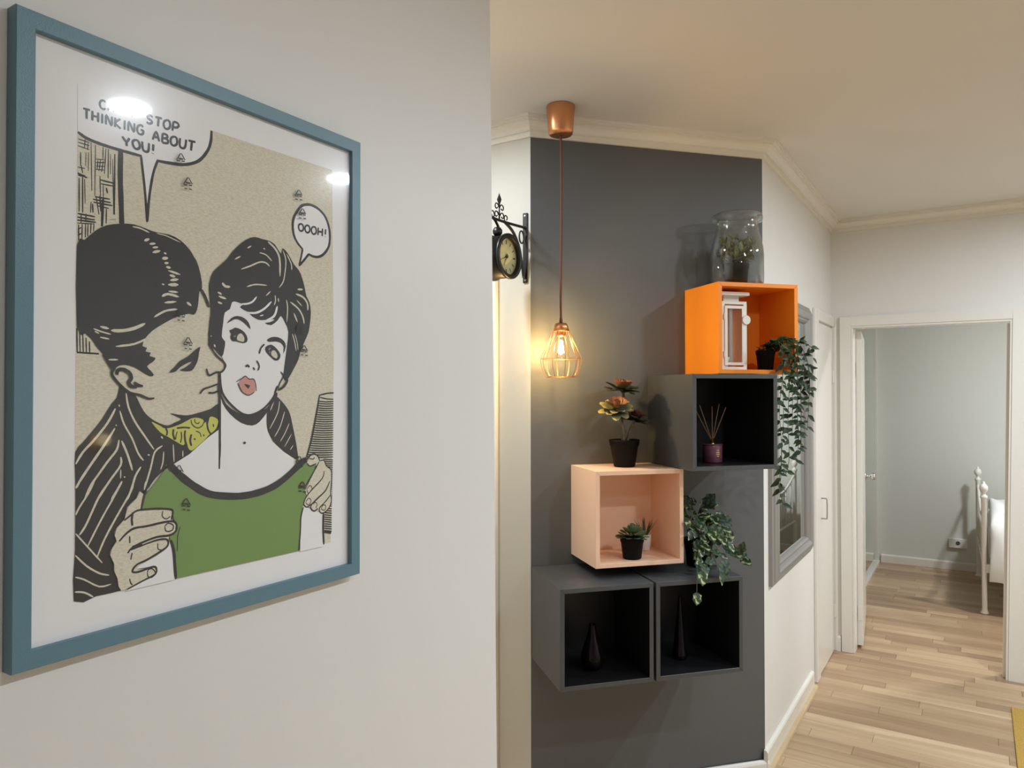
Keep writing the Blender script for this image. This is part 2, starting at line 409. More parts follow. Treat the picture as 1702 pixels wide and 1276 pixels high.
# ---------------------------------------------------------------- framed poster on the picture wall
FY0, FY1, FZ0, FZ1 = 0.377, 0.9045, 1.2960, 2.0245
FX = LWX + 0.020
M['frameblue'] = mat('blue_grey_frame_paint', srgb(88, 124, 139), 0.36, bump=0.12, bscale=500)
M['paper'] = mat('white_poster_paper', srgb(240, 240, 242), 0.6)
M['ink'] = mat('black_print_ink', srgb(19, 18, 20), 0.6)
M['inkbrown'] = mat('dark_print_ink', srgb(24, 19, 20), 0.6, var=0.12, vscale=300)
q = NT('beige_print'); tc = q.add('ShaderNodeTexCoord'); nz = q.add('ShaderNodeTexNoise', Scale=420.0, Detail=3.0)
mp = q.add('ShaderNodeMapping'); mp.inputs['Scale'].default_value = (1, 0.5, 1.6); q.link(tc.outputs['Object'], mp.inputs[0]); q.link(mp.outputs[0], nz.inputs['Vector'])
rp = q.add('ShaderNodeValToRGB'); rp.color_ramp.elements[0].position = 0.3; rp.color_ramp.elements[0].color = srgb(206, 199, 178)
rp.color_ramp.elements[1].position = 0.65; rp.color_ramp.elements[1].color = srgb(228, 221, 201); q.link(nz.outputs['Fac'], rp.inputs[0]); q.link(rp.outputs[0], q.b.inputs['Base Color']); q.b.inputs['Roughness'].default_value = 0.7
M['beige'] = q.m
M['green'] = mat('green_print', srgb(114, 148, 74), 0.6)
M['scarf'] = mat('yellow_green_print', srgb(205, 205, 92), 0.6)
M['pink'] = mat('pink_print', srgb(208, 146, 136), 0.6)
M['greyblue'] = mat('grey_blue_print', srgb(130, 130, 150), 0.6)
q = NT('acrylic_sheet'); q.n.remove(q.b)
lw = q.add('ShaderNodeLayerWeight', Blend=0.5); pw = q.add('ShaderNodeMath', operation='POWER'); pw.inputs[1].default_value = 5.0; q.link(lw.outputs['Facing'], pw.inputs[0])
fr = q.add('ShaderNodeMapRange'); fr.inputs['To Min'].default_value = 0.045; q.link(pw.outputs[0], fr.inputs['Value'])
tr = q.add('ShaderNodeBsdfTransparent'); tr.inputs[0].default_value = (0.97, 0.97, 0.97, 1)
g1 = q.add('ShaderNodeBsdfGlossy'); g1.inputs['Roughness'].default_value = 0.035; g2 = q.add('ShaderNodeBsdfGlossy'); g2.inputs['Roughness'].default_value = 0.18
mg = q.add('ShaderNodeMixShader'); mg.inputs[0].default_value = 0.30; q.link(g1.outputs[0], mg.inputs[1]); q.link(g2.outputs[0], mg.inputs[2])
mx = q.add('ShaderNodeMixShader'); q.link(fr.outputs['Result'], mx.inputs[0]); q.link(tr.outputs[0], mx.inputs[1]); q.link(mg.outputs[0], mx.inputs[2]); q.link(mx.outputs[0], q.o.inputs['Surface'])
M['acrylic'] = q.m

pic = empty('framed_poster', (FX, (FY0 + FY1) / 2, FZ0))
tag(pic, 'blue framed comic poster of a kissing couple on the white wall', 'poster')
def P3(y, z, x): return Vector((x - FX, y - (FY0 + FY1) / 2, z - FZ0))
FW = 0.0205
oc = [(FY0, FZ0), (FY1, FZ0), (FY1, FZ1), (FY0, FZ1)]
ic = [(FY0 + FW, FZ0 + FW), (FY1 - FW, FZ0 + FW), (FY1 - FW, FZ1 - FW), (FY0 + FW, FZ1 - FW)]
for i in range(4):
    j = (i + 1) % 4; bm = bmesh.new()
    def sect(o, n):
        cy, cz = (n[0] - o[0]) / FW, (n[1] - o[1]) / FW
        return [bm.verts.new(P3(o[0] + cy * a, o[1] + cz * a, FX - b)) for a, b in ((0, 0.0198), (0, 0.001), (0.001, 0), (FW - 0.0012, 0), (FW, 0.0012), (FW, 0.0198))]
    a = sect(oc[i], ic[i]); b = sect(oc[j], ic[j])
    for k in range(6): bm.faces.new((a[k], a[(k + 1) % 6], b[(k + 1) % 6], b[k]))
    bm.faces.new(a[::-1]); bm.faces.new(b)
    obj('frame_rail', bm, M['frameblue'], pic)
def rectp(y0, y1, z0, z1, x): 
    bm = bmesh.new(); bm.faces.new([bm.verts.new(P3(*p, x)) for p in ((y0, z0), (y1, z0), (y1, z1), (y0, z1))]); return bm
PX = -0.889
obj('backing_board', slab([P3(FY0 + 0.006, FZ0 + 0.006, PX - 0.001), P3(FY1 - 0.006, FZ0 + 0.006, PX - 0.001), P3(FY1 - 0.006, FZ1 - 0.006, PX - 0.001), P3(FY0 + 0.006, FZ1 - 0.006, PX - 0.001)], (-0.004, 0, 0)), M['paper'], pic)
obj('poster_sheet', rectp(FY0 + 0.008, FY1 - 0.008, FZ0 + 0.008, FZ1 - 0.008, PX), M['paper'], pic)
obj('acrylic_sheet', rectp(FY0 + FW * 0.8, FY1 - FW * 0.8, FZ0 + FW * 0.8, FZ1 - FW * 0.8, -0.8840), M['acrylic'], pic)

# the drawing is set out on a sheet grid; H carries grid points to millimetres on the poster
H = (0.000349749004, 6.58293265e-06, 0.365175077, -0.000988264663, -0.000642046052, 2.02524912, -0.00061745913, 5.48765281e-06)
ZO = dict(a=(110, 150, .18031), b=(110, 210, .16467), c=(470, 300, .12531), d=(240, 660, .10189), e=(480, 740, .14107), f=(100, 620, .30570), g=(100, 350, .30570),
          j=(120, 340, .17241), k=(340, 370, .14895), l=(340, 500, .15670), m=(170, 560, .15670), n=(110, 640, .14895), o=(110, 800, .16455), r=(420, 640, .21930), x=(0, 0, 1.0))
layer = [0]
def art(p, zone):
    ox, oy, sc = ZO[zone]; u, v = ox + p[0] * sc, oy + p[1] * sc
    w_ = H[6] * u + H[7] * v + 1
    return Vector(((H[0] * u + H[1] * v + H[2]) / w_, (H[3] * u + H[4] * v + H[5]) / w_))
def pts_of(spec, zone=None):
    out = []
    if zone: return [art(p, zone) for p in spec]
    for z_, ps in spec: out += [art(p, z_) for p in ps]
    return out
def shape(name, spec, m, zone=None, k=3, par=None):
    layer[0] += 1; x_ = PX + 0.00010 + 0.00004 * layer[0]
    ps = pts_of(spec, zone)
    if k > 1: ps = [Vector((p.x, p.y)) for p in smooth_path([Vector((p.x, p.y, 0)) for p in ps], k, True)]
    bm = bmesh.new(); n = len(ps)
    vs, _e, fs, *_r = delaunay_2d_cdt([Vector((p.x * 1000, p.y * 1000)) for p in ps], [(i, (i + 1) % n) for i in range(n)], [], 2, 1e-5)
    bv = [bm.verts.new(P3(v.x / 1000, v.y / 1000, x_)) for v in vs]
    for f in fs: bm.faces.new([bv[i] for i in f])
    return obj(name, bm, M[m], par or pic)
rs = random.Random(3); WK = {'ink': 1.25, 'inkbrown': 1.2}
def strokes(name, specs, m, zone, k=4, taper=0.55, par=None, up=True):
    """specs: list of (points, width in grid units)"""
    if up: layer[0] += 1
    x_ = PX + 0.00010 + 0.00004 * layer[0]; sc = ZO[zone][2]
    bm = bmesh.new(); n_i = 0
    for ps, wd in specs:
        P2 = [art(p, zone) for p in ps]
        if len(P2) > 1: P2 = [Vector((p.x, p.y)) for p in smooth_path([Vector((p.x, p.y, 0)) for p in P2], k)]
        else: P2 = [P2[0], P2[0] + Vector((0.0006, 0))]
        c = art(ps[0], zone); e_ = art((ps[0][0], ps[0][1] + 10), zone); unit = (e_ - c).length / 10
        hw = wd * WK.get(m, 1.0) * unit / 2; n = len(P2); L = []; R = []; n_i += 1
        xx = x_ + 0.000001 * (n_i % 9)
        for i, p in enumerate(P2):
            d = (P2[min(i + 1, n - 1)] - P2[max(i - 1, 0)]); d = d.normalized() if d.length > 1e-9 else Vector((1, 0))
            nn = Vector((-d.y, d.x)); t = i / (n - 1)
            wv = hw * (1 - taper + taper * min(1.0, 2.6 * math.sin(PI * t) + 0.0)) * (1 + rs.uniform(-0.07, 0.07))
            L.append(bm.verts.new(P3(p.x + nn.x * wv, p.y + nn.y * wv, xx))); R.append(bm.verts.new(P3(p.x - nn.x * wv, p.y - nn.y * wv, xx)))
        for i in range(n - 1): bm.faces.new((L[i], R[i], R[i + 1], L[i + 1]))
    o = obj(name, bm, M[m], par or pic)
    if n_i > 1: stuff(o)
    return o

shape('print_background', [(129, 144), (352, 217), (552, 282.5), (554.6, 600), (549.4, 901), (122.3, 998.8)], 'beige', 'x', 1)
# wall pattern at the left
wp = [([(250, 160), (258, 650)], 9), ([(295, 190), (288, 700)], 9), ([(372, 205), (370, 340)], 9), ([(400, 225), (385, 480)], 9), ([(425, 230), (422, 525)], 10), ([(447, 280), (445, 485)], 7),
      ([(490, 280), (485, 890)], 14), ([(468, 330), (478, 890)], 8), ([(372, 580), (375, 720)], 9), ([(340, 500), (345, 700)], 10), ([(130, 520), (130, 860)], 12), ([(165, 510), (165, 870)], 13), ([(185, 530), (190, 780)], 9),
      ([(200, 260), (195, 400)], 7), ([(225, 260), (222, 450)], 8), ([(145, 260), (145, 400)], 11), ([(120, 125), (235, 165)], 10), ([(120, 160), (235, 195)], 10), ([(118, 195), (235, 235)], 10), ([(190, 130), (185, 215)], 9), ([(220, 170), (215, 240)], 9),
      ([(300, 330), (390, 340)], 9), ([(300, 365), (400, 365)], 10), ([(300, 400), (390, 405)], 9), ([(300, 435), (380, 440)], 9), ([(320, 340), (310, 440)], 10), ([(345, 340), (330, 450)], 9), ([(375, 350), (355, 460)], 9),
      ([(345, 540), (420, 560), (490, 575)], 14), ([(350, 580), (490, 605)], 12), ([(405, 620), (415, 675)], 16), ([(290, 710), (440, 735)], 14), ([(270, 735), (450, 770)], 15), ([(275, 765), (465, 800)], 15), ([(310, 800), (430, 828)], 12),
      ([(300, 700), (330, 890)], 11), ([(340, 700), (350, 860)], 16), ([(372, 720), (360, 1010)], 24), ([(250, 760), (245, 870)], 10), ([(265, 780), (270, 870)], 14), ([(405, 830), (402, 980)], 12), ([(440, 942), (505, 940)], 5),
      ([(115, 880), (200, 895), (290, 912)], 14), ([(112, 915), (290, 945)], 16), ([(112, 945), (300, 968)], 16), ([(112, 975), (280, 985)], 10), ([(125, 990), (125, 1150)], 12), ([(160, 985), (158, 1140)], 11), ([(195, 985), (192, 1120)], 11), ([(220, 980), (215, 1110)], 11), ([(250, 975), (245, 1080)], 11), ([(280, 975), (275, 1060)], 10),
      ([(118, 410), (190, 425)], 9), ([(115, 470), (210, 520)], 18), ([(120, 490), (190, 500)], 20), ([(150, 390), (165, 470)], 10), ([(120, 1040), (150, 1020)], 10), ([(115, 1100), (150, 1080)], 12), ([(150, 880), (150, 980)], 10), ([(200, 880), (195, 960)], 9)]
strokes('print_wall_pattern', wp, 'ink', 'b', 2, 0.3)
strokes('print_wall_edge', [([(549, 240), (545, 500), (553, 750), (560, 985)], 42)], 'ink', 'b', 3, 0.0)
strokes('print_wall_pattern', [([(30, 30), (35, 250)], 8), ([(30, 30), (60, 100)], 8), ([(90, 640), (92, 770)], 7), ([(105, 650), (108, 770)], 6), ([(122, 665), (125, 770)], 6), ([(140, 690), (142, 770)], 6), ([(158, 710), (160, 772)], 6), ([(90, 770), (210, 778)], 9)][2:], 'ink', 'g', 2, 0.2)
# speech balloons
shape('print_speech_balloon', [(105, 375), (190, 440), (330, 495), (490, 545), (690, 603), (700, 640), (720, 850), (745, 1195), (770, 900), (800, 760), (845, 645), (960, 668), (1100, 682), (1220, 645), (1300, 560), (1335, 470), (1345, 360), (1345, 330), (105, -60)], 'paper', 'a', 1)
strokes('print_balloon_line', [([(107, 385), (190, 443), (330, 500), (490, 550), (695, 607)], 24), ([(688, 600), (700, 700), (720, 880), (735, 1050), (744, 1215)], 19), ([(748, 1205), (765, 980), (800, 770), (845, 640)], 20), ([(840, 650), (960, 672), (1100, 684), (1220, 650), (1300, 560), (1332, 470), (1338, 372)], 24)], 'ink', 'a', 5, 0.25)
ov = [(330, 310), (250, 335), (180, 410), (140, 500), (125, 590), (145, 720), (190, 820), (262, 910), (245, 1000), (215, 1120), (275, 1060), (345, 975), (400, 1005), (480, 1010), (550, 970), (610, 870), (622, 760), (610, 620), (560, 480), (480, 380), (400, 325)]
shape('print_speech_balloon', ov, 'paper', 'c', 1)
strokes('print_balloon_line', [([(262, 912), (190, 820), (145, 720), (130, 590), (145, 490), (190, 405), (250, 335), (330, 318), (400, 335), (480, 385), (560, 480), (610, 620), (622, 760), (605, 880), (540, 975), (470, 1012), (400, 1005), (340, 975)], 30), ([(262, 905), (245, 1000), (215, 1130)], 22), ([(212, 1130), (275, 1060), (345, 972)], 26)], 'ink', 'c', 4, 0.3)

# lettering, single-stroke comic capitals
FONT = {'C': [[(.9, .85), (.6, 1), (.2, .85), (.05, .5), (.2, .12), (.6, 0), (.95, .15)]], 'A': [[(0, 0), (.45, 1), (.95, 0)], [(.2, .38), (.75, .38)]], 'N': [[(.05, 0), (.1, 1), (.85, .05), (.9, 1)]], "'": [[(.5, 1), (.45, .75)]],
        'T': [[(0, .97), (1, 1)], [(.5, 1), (.5, 0)]], 'S': [[(.9, .85), (.5, 1), (.12, .8), (.3, .55), (.75, .42), (.85, .2), (.45, 0), (.05, .12)]], 'O': [[(.5, 1), (.12, .8), (.02, .45), (.2, .08), (.55, 0), (.9, .2), (.98, .55), (.82, .9), (.5, 1)]], 'P': [[(.1, 0), (.12, 1)], [(.12, 1), (.7, .98), (.95, .72), (.65, .46), (.12, .42)]],
        'H': [[(.05, 0), (.08, 1)], [(.9, 0), (.92, 1)], [(.06, .5), (.92, .52)]], 'I': [[(.5, 0), (.5, 1)]], 'K': [[(.1, 0), (.12, 1)], [(.85, 1), (.14, .45), (.95, 0)]], 'G': [[(.9, .85), (.6, 1), (.2, .85), (.05, .5), (.2, .1), (.6, 0), (.92, .15), (.92, .48), (.55, .48)]],
        'B': [[(.1, 0), (.1, 1)], [(.1, 1), (.7, .95), (.8, .72), (.5, .53), (.1, .5)], [(.5, .53), (.92, .4), (.9, .1), (.5, 0), (.1, 0)]], 'U': [[(.06, 1), (.08, .3), (.3, .02), (.7, .02), (.92, .3), (.94, 1)]], 'Y': [[(0, 1), (.45, .5), (.95, 1)], [(.45, .5), (.4, 0)]], '!': [[(.5, 1), (.45, .3)], [(.45, .05), (.44, .0)]]}
def lettering(txt, quad, zone, wd):
    tl, tr, br, bl = [Vector(p) for p in quad]; wid = {'I': .45, "'": .35, '!': .5}
    tot = sum(wid.get(c, 1) for c in txt) + 0.28 * (len(txt) - 1); x0 = 0; sp = []
    for c in txt:
        wc = wid.get(c, 1)
        for line in FONT[c]:
            ps = []
            for (fx, fy) in line:
                s_ = (x0 + fx * wc) / tot; t_ = 1 - fy
                p = (tl * (1 - s_) + tr * s_) * (1 - t_) + (bl * (1 - s_) + br * s_) * t_; ps.append((p.x, p.y))
            sp.append((ps, wd))
        x0 += wc + 0.28
    return strokes('print_lettering', sp, 'ink', zone, 4, 0.15)
lettering("CAN'T", ((305, 85), (640, 178), (632, 258), (305, 165)), 'a', 16)
lettering('STOP', ((740, 222), (1042, 305), (1032, 390), (735, 300)), 'a', 17)
lettering('THINKING', ((155, 165), (715, 330), (710, 415), (155, 255)), 'a', 17)
lettering('ABOUT', ((800, 375), (1190, 478), (1180, 565), (795, 455)), 'a', 17)
lettering('YOU!', ((515, 425), (820, 503), (815, 590), (530, 508)), 'a', 18)
lettering('OOOH!', ((205, 565), (582, 650), (577, 752), (205, 662)), 'c', 20)

# seated lamp at the right edge
lampl = [([(505, 75), (470, 280), (440, 430), (405, 545)], 11), ([(505, 76), (560, 62), (612, 58)], 9), ([(510, 92), (560, 104), (610, 106)], 7)]
for i in range(26):
    t_ = i / 25; yy = 120 + t_ * 420; xl = 503 - 98 * (yy - 75) / 470
    lampl.append(([(xl, yy), ((xl + 610) / 2, yy + 6), (610 - 3 * t_, yy + 3)], 7.5))
strokes('print_lamp_shade', lampl, 'ink', 'r', 2, 0.2)
strokes('print_lamp_shade', [([(535, 560 + 14 * i), (606 - i * 0.3, 566 + 14 * i)], 7) for i in range(26)] + [([(540, 930 + 17 * i), (597, 936 + 17 * i)], 8) for i in range(11)] + [([(540, 1112), (592, 1118)], 14)], 'ink', 'r', 1, 0.1)

# man: jacket, face lines, hair
jk = [('m', [(190, 515), (270, 580), (345, 615), (390, 700), (440, 790), (510, 860), (600, 912), (690, 938), (760, 908), (835, 872), (790, 845), (715, 808), (800, 822), (900, 830), (1000, 808), (1150, 760), (1236, 705), (1243, 870), (1225, 990), (1150, 1060), (1050, 1135)]),
      ('n', [(1400, 760), (1280, 840), (1180, 892), (1100, 945), (1030, 1000), (960, 1080), (900, 1180), (868, 1276)]), ('o', [(830, 60), (775, 130), (735, 98), (700, 170), (610, 260), (580, 380), (500, 470), (480, 540), (500, 600), (450, 680), (435, 740), (475, 830), (475, 900), (510, 980), (520, 1060), (552, 1100), (300, 1158), (76, 1210), (88, 700), (92, 100)]),
      ('n', [(98, 1000), (100, 745), (180, 640), (300, 500), (400, 370), (500, 210), (560, 140), (580, 60)])]
shape('print_jacket', jk, 'inkbrown', None, 2)
strokes('print_jacket_stripes', [([(545, 260), (500, 350), (430, 460), (300, 620), (180, 750), (103, 880)], 25), ([(540, 480), (440, 640), (330, 800), (220, 960), (103, 1140)], 28), ([(585, 610), (560, 720), (460, 850), (360, 990), (270, 1120), (200, 1276)], 24), ([(605, 800), (605, 890), (500, 1040), (420, 1160), (350, 1276)], 24), ([(605, 940), (603, 1040)], 14), ([(620, 1070), (560, 1180), (500, 1276)], 26), ([(830, 910), (770, 1010), (730, 1140), (680, 1276)], 24),
     ([(665, 90), (690, 240), (760, 400), (860, 550), (975, 715)], 22), ([(595, 285), (640, 430), (730, 590), (800, 760), (860, 840)], 20), ([(615, 620), (680, 770), (735, 950)], 24), ([(1070, 675), (985, 745), (940, 920), (870, 1160)], 20), ([(1085, 740), (1075, 860), (1050, 940)], 14), ([(1190, 660), (1200, 855)], 14), ([(1298, 730), (1298, 800)], 12), ([(585, 215), (592, 240)], 12), ([(550, 440), (558, 455)], 12), ([(1055, 570), (1075, 595)], 16), ([(905, 775), (930, 780)], 16), ([(1105, 900), (1130, 885)], 14), ([(640, 1020), (655, 1028)], 14)], 'beige', 'n', 3, 0.5)
strokes('print_jacket_stripes', [([(280, 0), (220, 120), (130, 260), (92, 340)], 18), ([(430, 0), (330, 150), (260, 300), (190, 450), (130, 540)], 22), ([(560, 0), (470, 170), (390, 310), (300, 480), (215, 650)], 18), ([(680, 0), (650, 100), (560, 260), (480, 400), (380, 590), (310, 760)], 20), ([(92, 525), (200, 645), (360, 820)], 16), ([(88, 745), (200, 850), (330, 925), (430, 945)], 18), ([(88, 965), (180, 990), (330, 1060), (450, 1035)], 16), ([(84, 1115), (180, 1120), (270, 1165)], 18), ([(135, 0), (95, 70)], 20), ([(800, 0), (785, 85)], 18)], 'beige', 'o', 3, 0.45)
shape('print_scarf', [(110, 405), (180, 430), (260, 470), (340, 512), (500, 470), (620, 420), (760, 345), (860, 335), (950, 365), (970, 420), (1000, 400), (1030, 440), (1055, 335), (1100, 315), (1190, 360), (1190, 440), (1150, 530), (1060, 600), (980, 690), (880, 780), (770, 868), (710, 830), (680, 720), (640, 775), (600, 775), (480, 705), (370, 640), (250, 570)], 'scarf', 'd', 2)
strokes('print_scarf_folds', [([(340, 505), (365, 560), (355, 625)], 26), ([(470, 520), (460, 600), (490, 695)], 30), ([(530, 560), (510, 620), (505, 690)], 16), ([(590, 560), (600, 650), (580, 745)], 18), ([(660, 540), (650, 620), (665, 760)], 28), ([(815, 350), (820, 410), (870, 430), (890, 400)], 14), ([(755, 365), (770, 440), (850, 500), (930, 470), (970, 390)], 16), ([(520, 505), (640, 492), (740, 502)], 24), ([(760, 605), (740, 700), (760, 795)], 30), ([(830, 550), (895, 580), (920, 650)], 14), ([(795, 690), (815, 675), (825, 700)], 16), ([(1012, 390), (1030, 520), (1072, 595)], 26), ([(1115, 435), (1122, 485)], 20), ([(960, 600), (965, 640)], 18)], 'inkbrown', 'd', 4, 0.4)
hair = [(90, 190), (130, 160), (190, 110), (250, 80), (330, 71), (400, 75), (470, 100), (520, 118), (590, 130), (650, 160), (700, 210), (740, 275), (762, 350), (770, 420), (755, 440), (750, 490), (742, 540), (725, 566), (700, 560), (650, 570), (600, 592), (550, 620), (510, 645), (490, 662), (462, 692), (445, 735), (470, 745), (462, 765), (490, 772), (484, 790), (516, 800), (502, 822), (470, 845), (490, 870), (507, 893), (488, 900), (450, 880), (400, 850), (345, 838), (305, 850), (288, 880), (272, 850), (240, 790), (200, 745), (170, 700), (135, 668), (90, 635)]
hr = shape('print_man_hair', hair, 'ink', 'g', 2)
strokes('print_hair_shine', [([(690, 350), (740, 330)], 25), ([(740, 380), (800, 375)], 22), ([(770, 415), (825, 410)], 20), ([(770, 462), (845, 445)], 26), ([(880, 465), (905, 475)], 18), ([(862, 520), (920, 515)], 30), ([(885, 565), (925, 562)], 22), ([(900, 600), (945, 610)], 25), ([(920, 635), (1040, 675)], 20), ([(935, 680), (990, 695)], 26), ([(940, 730), (1020, 720)], 24), ([(860, 765), (885, 772)], 14), ([(920, 772), (1020, 772)], 32), ([(925, 835), (1015, 845)], 20), ([(860, 885), (920, 862), (1025, 890)], 24), ([(885, 945), (1000, 935)], 22), ([(1100, 940), (1145, 975)], 24), ([(785, 1085), (860, 1040), (920, 1018), (1010, 1008)], 20), ([(265, 1175), (350, 1195)], 24), ([(370, 1212), (480, 1215), (600, 1190), (700, 1145)], 32), ([(200, 1195), (280, 1225), (370, 1250)], 14), ([(575, 212), (650, 228), (740, 270)], 14), ([(810, 278), (900, 300), (1040, 365)], 9), ([(1120, 400), (1180, 520)], 6)], 'beige', 'j', 3, 0.7)
strokes('print_hair_shine', [([(300, 738), (400, 725), (480, 690)], 12), ([(260, 810), (312, 810)], 10), ([(215, 688), (265, 698)], 9), ([(185, 655), (210, 668)], 8)], 'beige', 'g', 3, 0.6)
shape('print_man_eye', [(705, 376), (760, 320), (820, 252), (900, 208), (990, 130), (1035, 104), (1022, 160), (1010, 240), (985, 300), (945, 356), (880, 362), (818, 352), (870, 325), (920, 290), (948, 258), (880, 285), (820, 322), (770, 367)], 'inkbrown', 'm', 2)

# woman: face, neck, hair
shape('print_woman_face', [(175, 380), (190, 230), (210, 125), (255, 80), (260, -20), (450, -40), (800, 100), (830, 200), (890, 330), (870, 500), (850, 650), (825, 780), (760, 930), (700, 1050), (600, 1150), (480, 1205), (380, 1185), (270, 1090), (190, 980), (165, 880), (162, 755), (218, 690), (182, 590), (205, 470)], 'paper', 'l', 2)
shape('print_woman_neck', [(866, 60), (875, 150), (920, 200), (1000, 235), (1090, 200), (1118, 220), (1125, 310), (1150, 370), (1210, 425), (1285, 475), (1245, 535), (1150, 600), (1040, 650), (900, 665), (800, 645), (700, 590), (608, 498), (700, 440), (800, 350), (862, 305)], 'paper', 'f', 1)
shape('print_shoulder', [(165, 80), (215, 120), (255, 170), (280, 220), (300, 310), (320, 410), (338, 520), (340, 562), (290, 540), (220, 490), (150, 420), (110, 350), (100, 280), (105, 210), (130, 130)], 'inkbrown', 'r', 2)
strokes('print_jacket_stripes', [([(165, 90), (150, 140), (130, 190)], 8), ([(200, 120), (185, 210), (125, 330)], 8), ([(238, 200), (205, 310), (162, 390)], 8), ([(272, 290), (240, 365), (205, 425)], 7), ([(290, 370), (238, 465)], 7), ([(303, 455), (280, 490)], 7)], 'beige', 'r', 3, 0.5)
shape('print_chin_shadow', [(866, 105), (900, 168), (960, 213), (1020, 225), (1090, 205), (1140, 170), (1168, 105), (1178, 125), (1120, 215), (1080, 265), (1040, 285), (980, 270), (920, 222), (880, 165)], 'inkbrown', 'f', 2)
strokes('print_neck_line', [([(864, 0), (866, 150), (866, 300), (862, 520)], 9)], 'inkbrown', 'f', 3, 0.2)
wh = [('k', [(45, 740), (55, 650), (90, 550), (190, 455), (240, 410), (300, 330), (380, 250), (460, 190), (550, 160), (640, 185), (705, 200), (780, 245), (850, 355), (868, 285), (930, 355), (990, 465), (1045, 530), (1080, 610), (1110, 720), (1130, 820), (1165, 890), (1180, 1000), (1172, 1100)]),
      ('l', [(1120, 120), (1115, 200), (1100, 320), (1060, 420), (1010, 540), (990, 620), (940, 720), (885, 820), (850, 842), (832, 780), (845, 650), (865, 500), (882, 330), (850, 240), (805, 160), (770, 205), (700, 258), (632, 235), (690, 225), (735, 195), (600, 205), (540, 190), (472, 140), (520, 125), (440, 112), (368, 66), (400, 40), (330, 10), (285, 15), (262, 88), (208, 125), (192, 230), (176, 380), (212, 430), (202, 520), (176, 592), (110, 520), (36, 450), (50, 210), (62, 100)])]
shape('print_woman_hair', wh, 'ink', None, 2)
strokes('print_hair_shine', [([(470, 285), (515, 260)], 16), ([(330, 410), (395, 375)], 16), ([(650, 285), (668, 298)], 14), ([(605, 335), (680, 360), (745, 430)], 14), ([(400, 520), (500, 485), (610, 440), (680, 450), (720, 490)], 17), ([(700, 212), (780, 290), (830, 400), (835, 600)], 24), ([(868, 310), (900, 420), (890, 560), (870, 660), (825, 725)], 14), ([(910, 350), (960, 460), (965, 530)], 14), ([(190, 670), (225, 710), (280, 715)], 28), ([(465, 715), (560, 690), (690, 700)], 16), ([(140, 775), (185, 800)], 22), ([(150, 820), (235, 850)], 24), ([(140, 885), (190, 905)], 22), ([(1030, 745), (1090, 745)], 22), ([(1010, 795), (1090, 830), (1140, 900), (1145, 980)], 22), ([(950, 885), (1040, 960), (1090, 1050), (1105, 1130)], 20), ([(905, 860), (920, 950), (910, 1110)], 14), ([(780, 810), (785, 870), (770, 920)], 14), ([(815, 840), (820, 885)], 14), ([(680, 815), (730, 765)], 14), ([(990, 1010), (1030, 1110)], 18), ([(1020, 865), (1080, 930)], 12)], 'beige', 'k', 3, 0.7)
strokes('print_fringe_gaps', [([(575, 825), (530, 880), (470, 905), (395, 908)], 20), ([(740, 880), (660, 960), (570, 1005), (480, 1005)], 24), ([(805, 930), (770, 1040), (670, 1100)], 26), ([(610, 1040), (650, 1030)], 12)], 'paper', 'k', 4, 0.7)
strokes('print_hair_shine', [([(925, 350), (950, 440), (965, 530)], 12), ([(950, 350), (975, 440), (985, 520)], 9), ([(95, 460), (105, 490)], 18), ([(60, 365), (65, 380)], 10)], 'beige', 'l', 3, 0.6)
strokes('print_face_lines', [([(0, 185), (60, 280), (100, 340), (98, 400), (140, 460), (190, 515), (270, 580), (330, 603), (400, 618), (480, 652), (545, 648)], 24), ([(150, 402), (160, 352), (220, 345), (285, 385), (300, 440), (275, 480), (300, 520), (360, 532)], 34), ([(330, 480), (380, 508), (425, 522)], 22), ([(300, 520), (420, 522)], 18),
     ([(1120, 70), (1200, 190), (1280, 262), (1300, 310), (1262, 368), (1200, 375), (1140, 405), (1115, 390), (1100, 335)], 18), ([(1225, 495), (1130, 532), (1070, 552), (1030, 602)], 16), ([(1120, 590), (1180, 590), (1240, 558)], 16), ([(1236, 375), (1238, 500), (1240, 760), (1240, 1000), (1240, 1276)], 22), ([(1236, 480), (1242, 640)], 34)], 'inkbrown', 'm', 4, 0.35)
strokes('print_forehead_line', [([(1235, 815), (1275, 885), (1315, 990)], 24)], 'inkbrown', 'j', 3, 0.4)
strokes('print_jaw_line', [([(162, 760), (165, 880), (192, 990), (272, 1095), (382, 1187), (480, 1208), (600, 1155), (702, 1052), (762, 932)], 17)], 'inkbrown', 'l', 4, 0.5)
shape('print_woman_eyebrow', [(230, 240), (280, 180), (340, 160), (410, 180), (460, 230), (480, 300), (430, 250), (370, 205), (310, 195)], 'inkbrown', 'l', 2)
shape('print_woman_eyebrow', [(655, 415), (700, 385), (770, 385), (830, 420), (855, 480), (828, 560), (833, 490), (800, 445), (740, 430), (680, 435)], 'inkbrown', 'l', 2)
shape('print_woman_eye', [(255, 315), (290, 300), (320, 283), (390, 310), (440, 370), (445, 430), (400, 448), (330, 430), (285, 425), (265, 380), (275, 350)], 'inkbrown', 'l', 2)
shape('print_eye_white', [(345, 362), (380, 345), (412, 385), (408, 432), (360, 425), (335, 408)], 'beige', 'l', 2)
shape('print_woman_eye', [(640, 490), (700, 463), (760, 510), (797, 570), (782, 622), (740, 632), (690, 590), (645, 540)], 'inkbrown', 'l', 2)
shape('print_eye_white', [(705, 530), (740, 528), (766, 580), (750, 612), (700, 575)], 'beige', 'l', 2)
strokes('print_eye_glint', [([(300, 380), (325, 370)], 16), ([(668, 520), (690, 500)], 18), ([(672, 545), (690, 540)], 14)], 'greyblue', 'l', 2, 0.4)
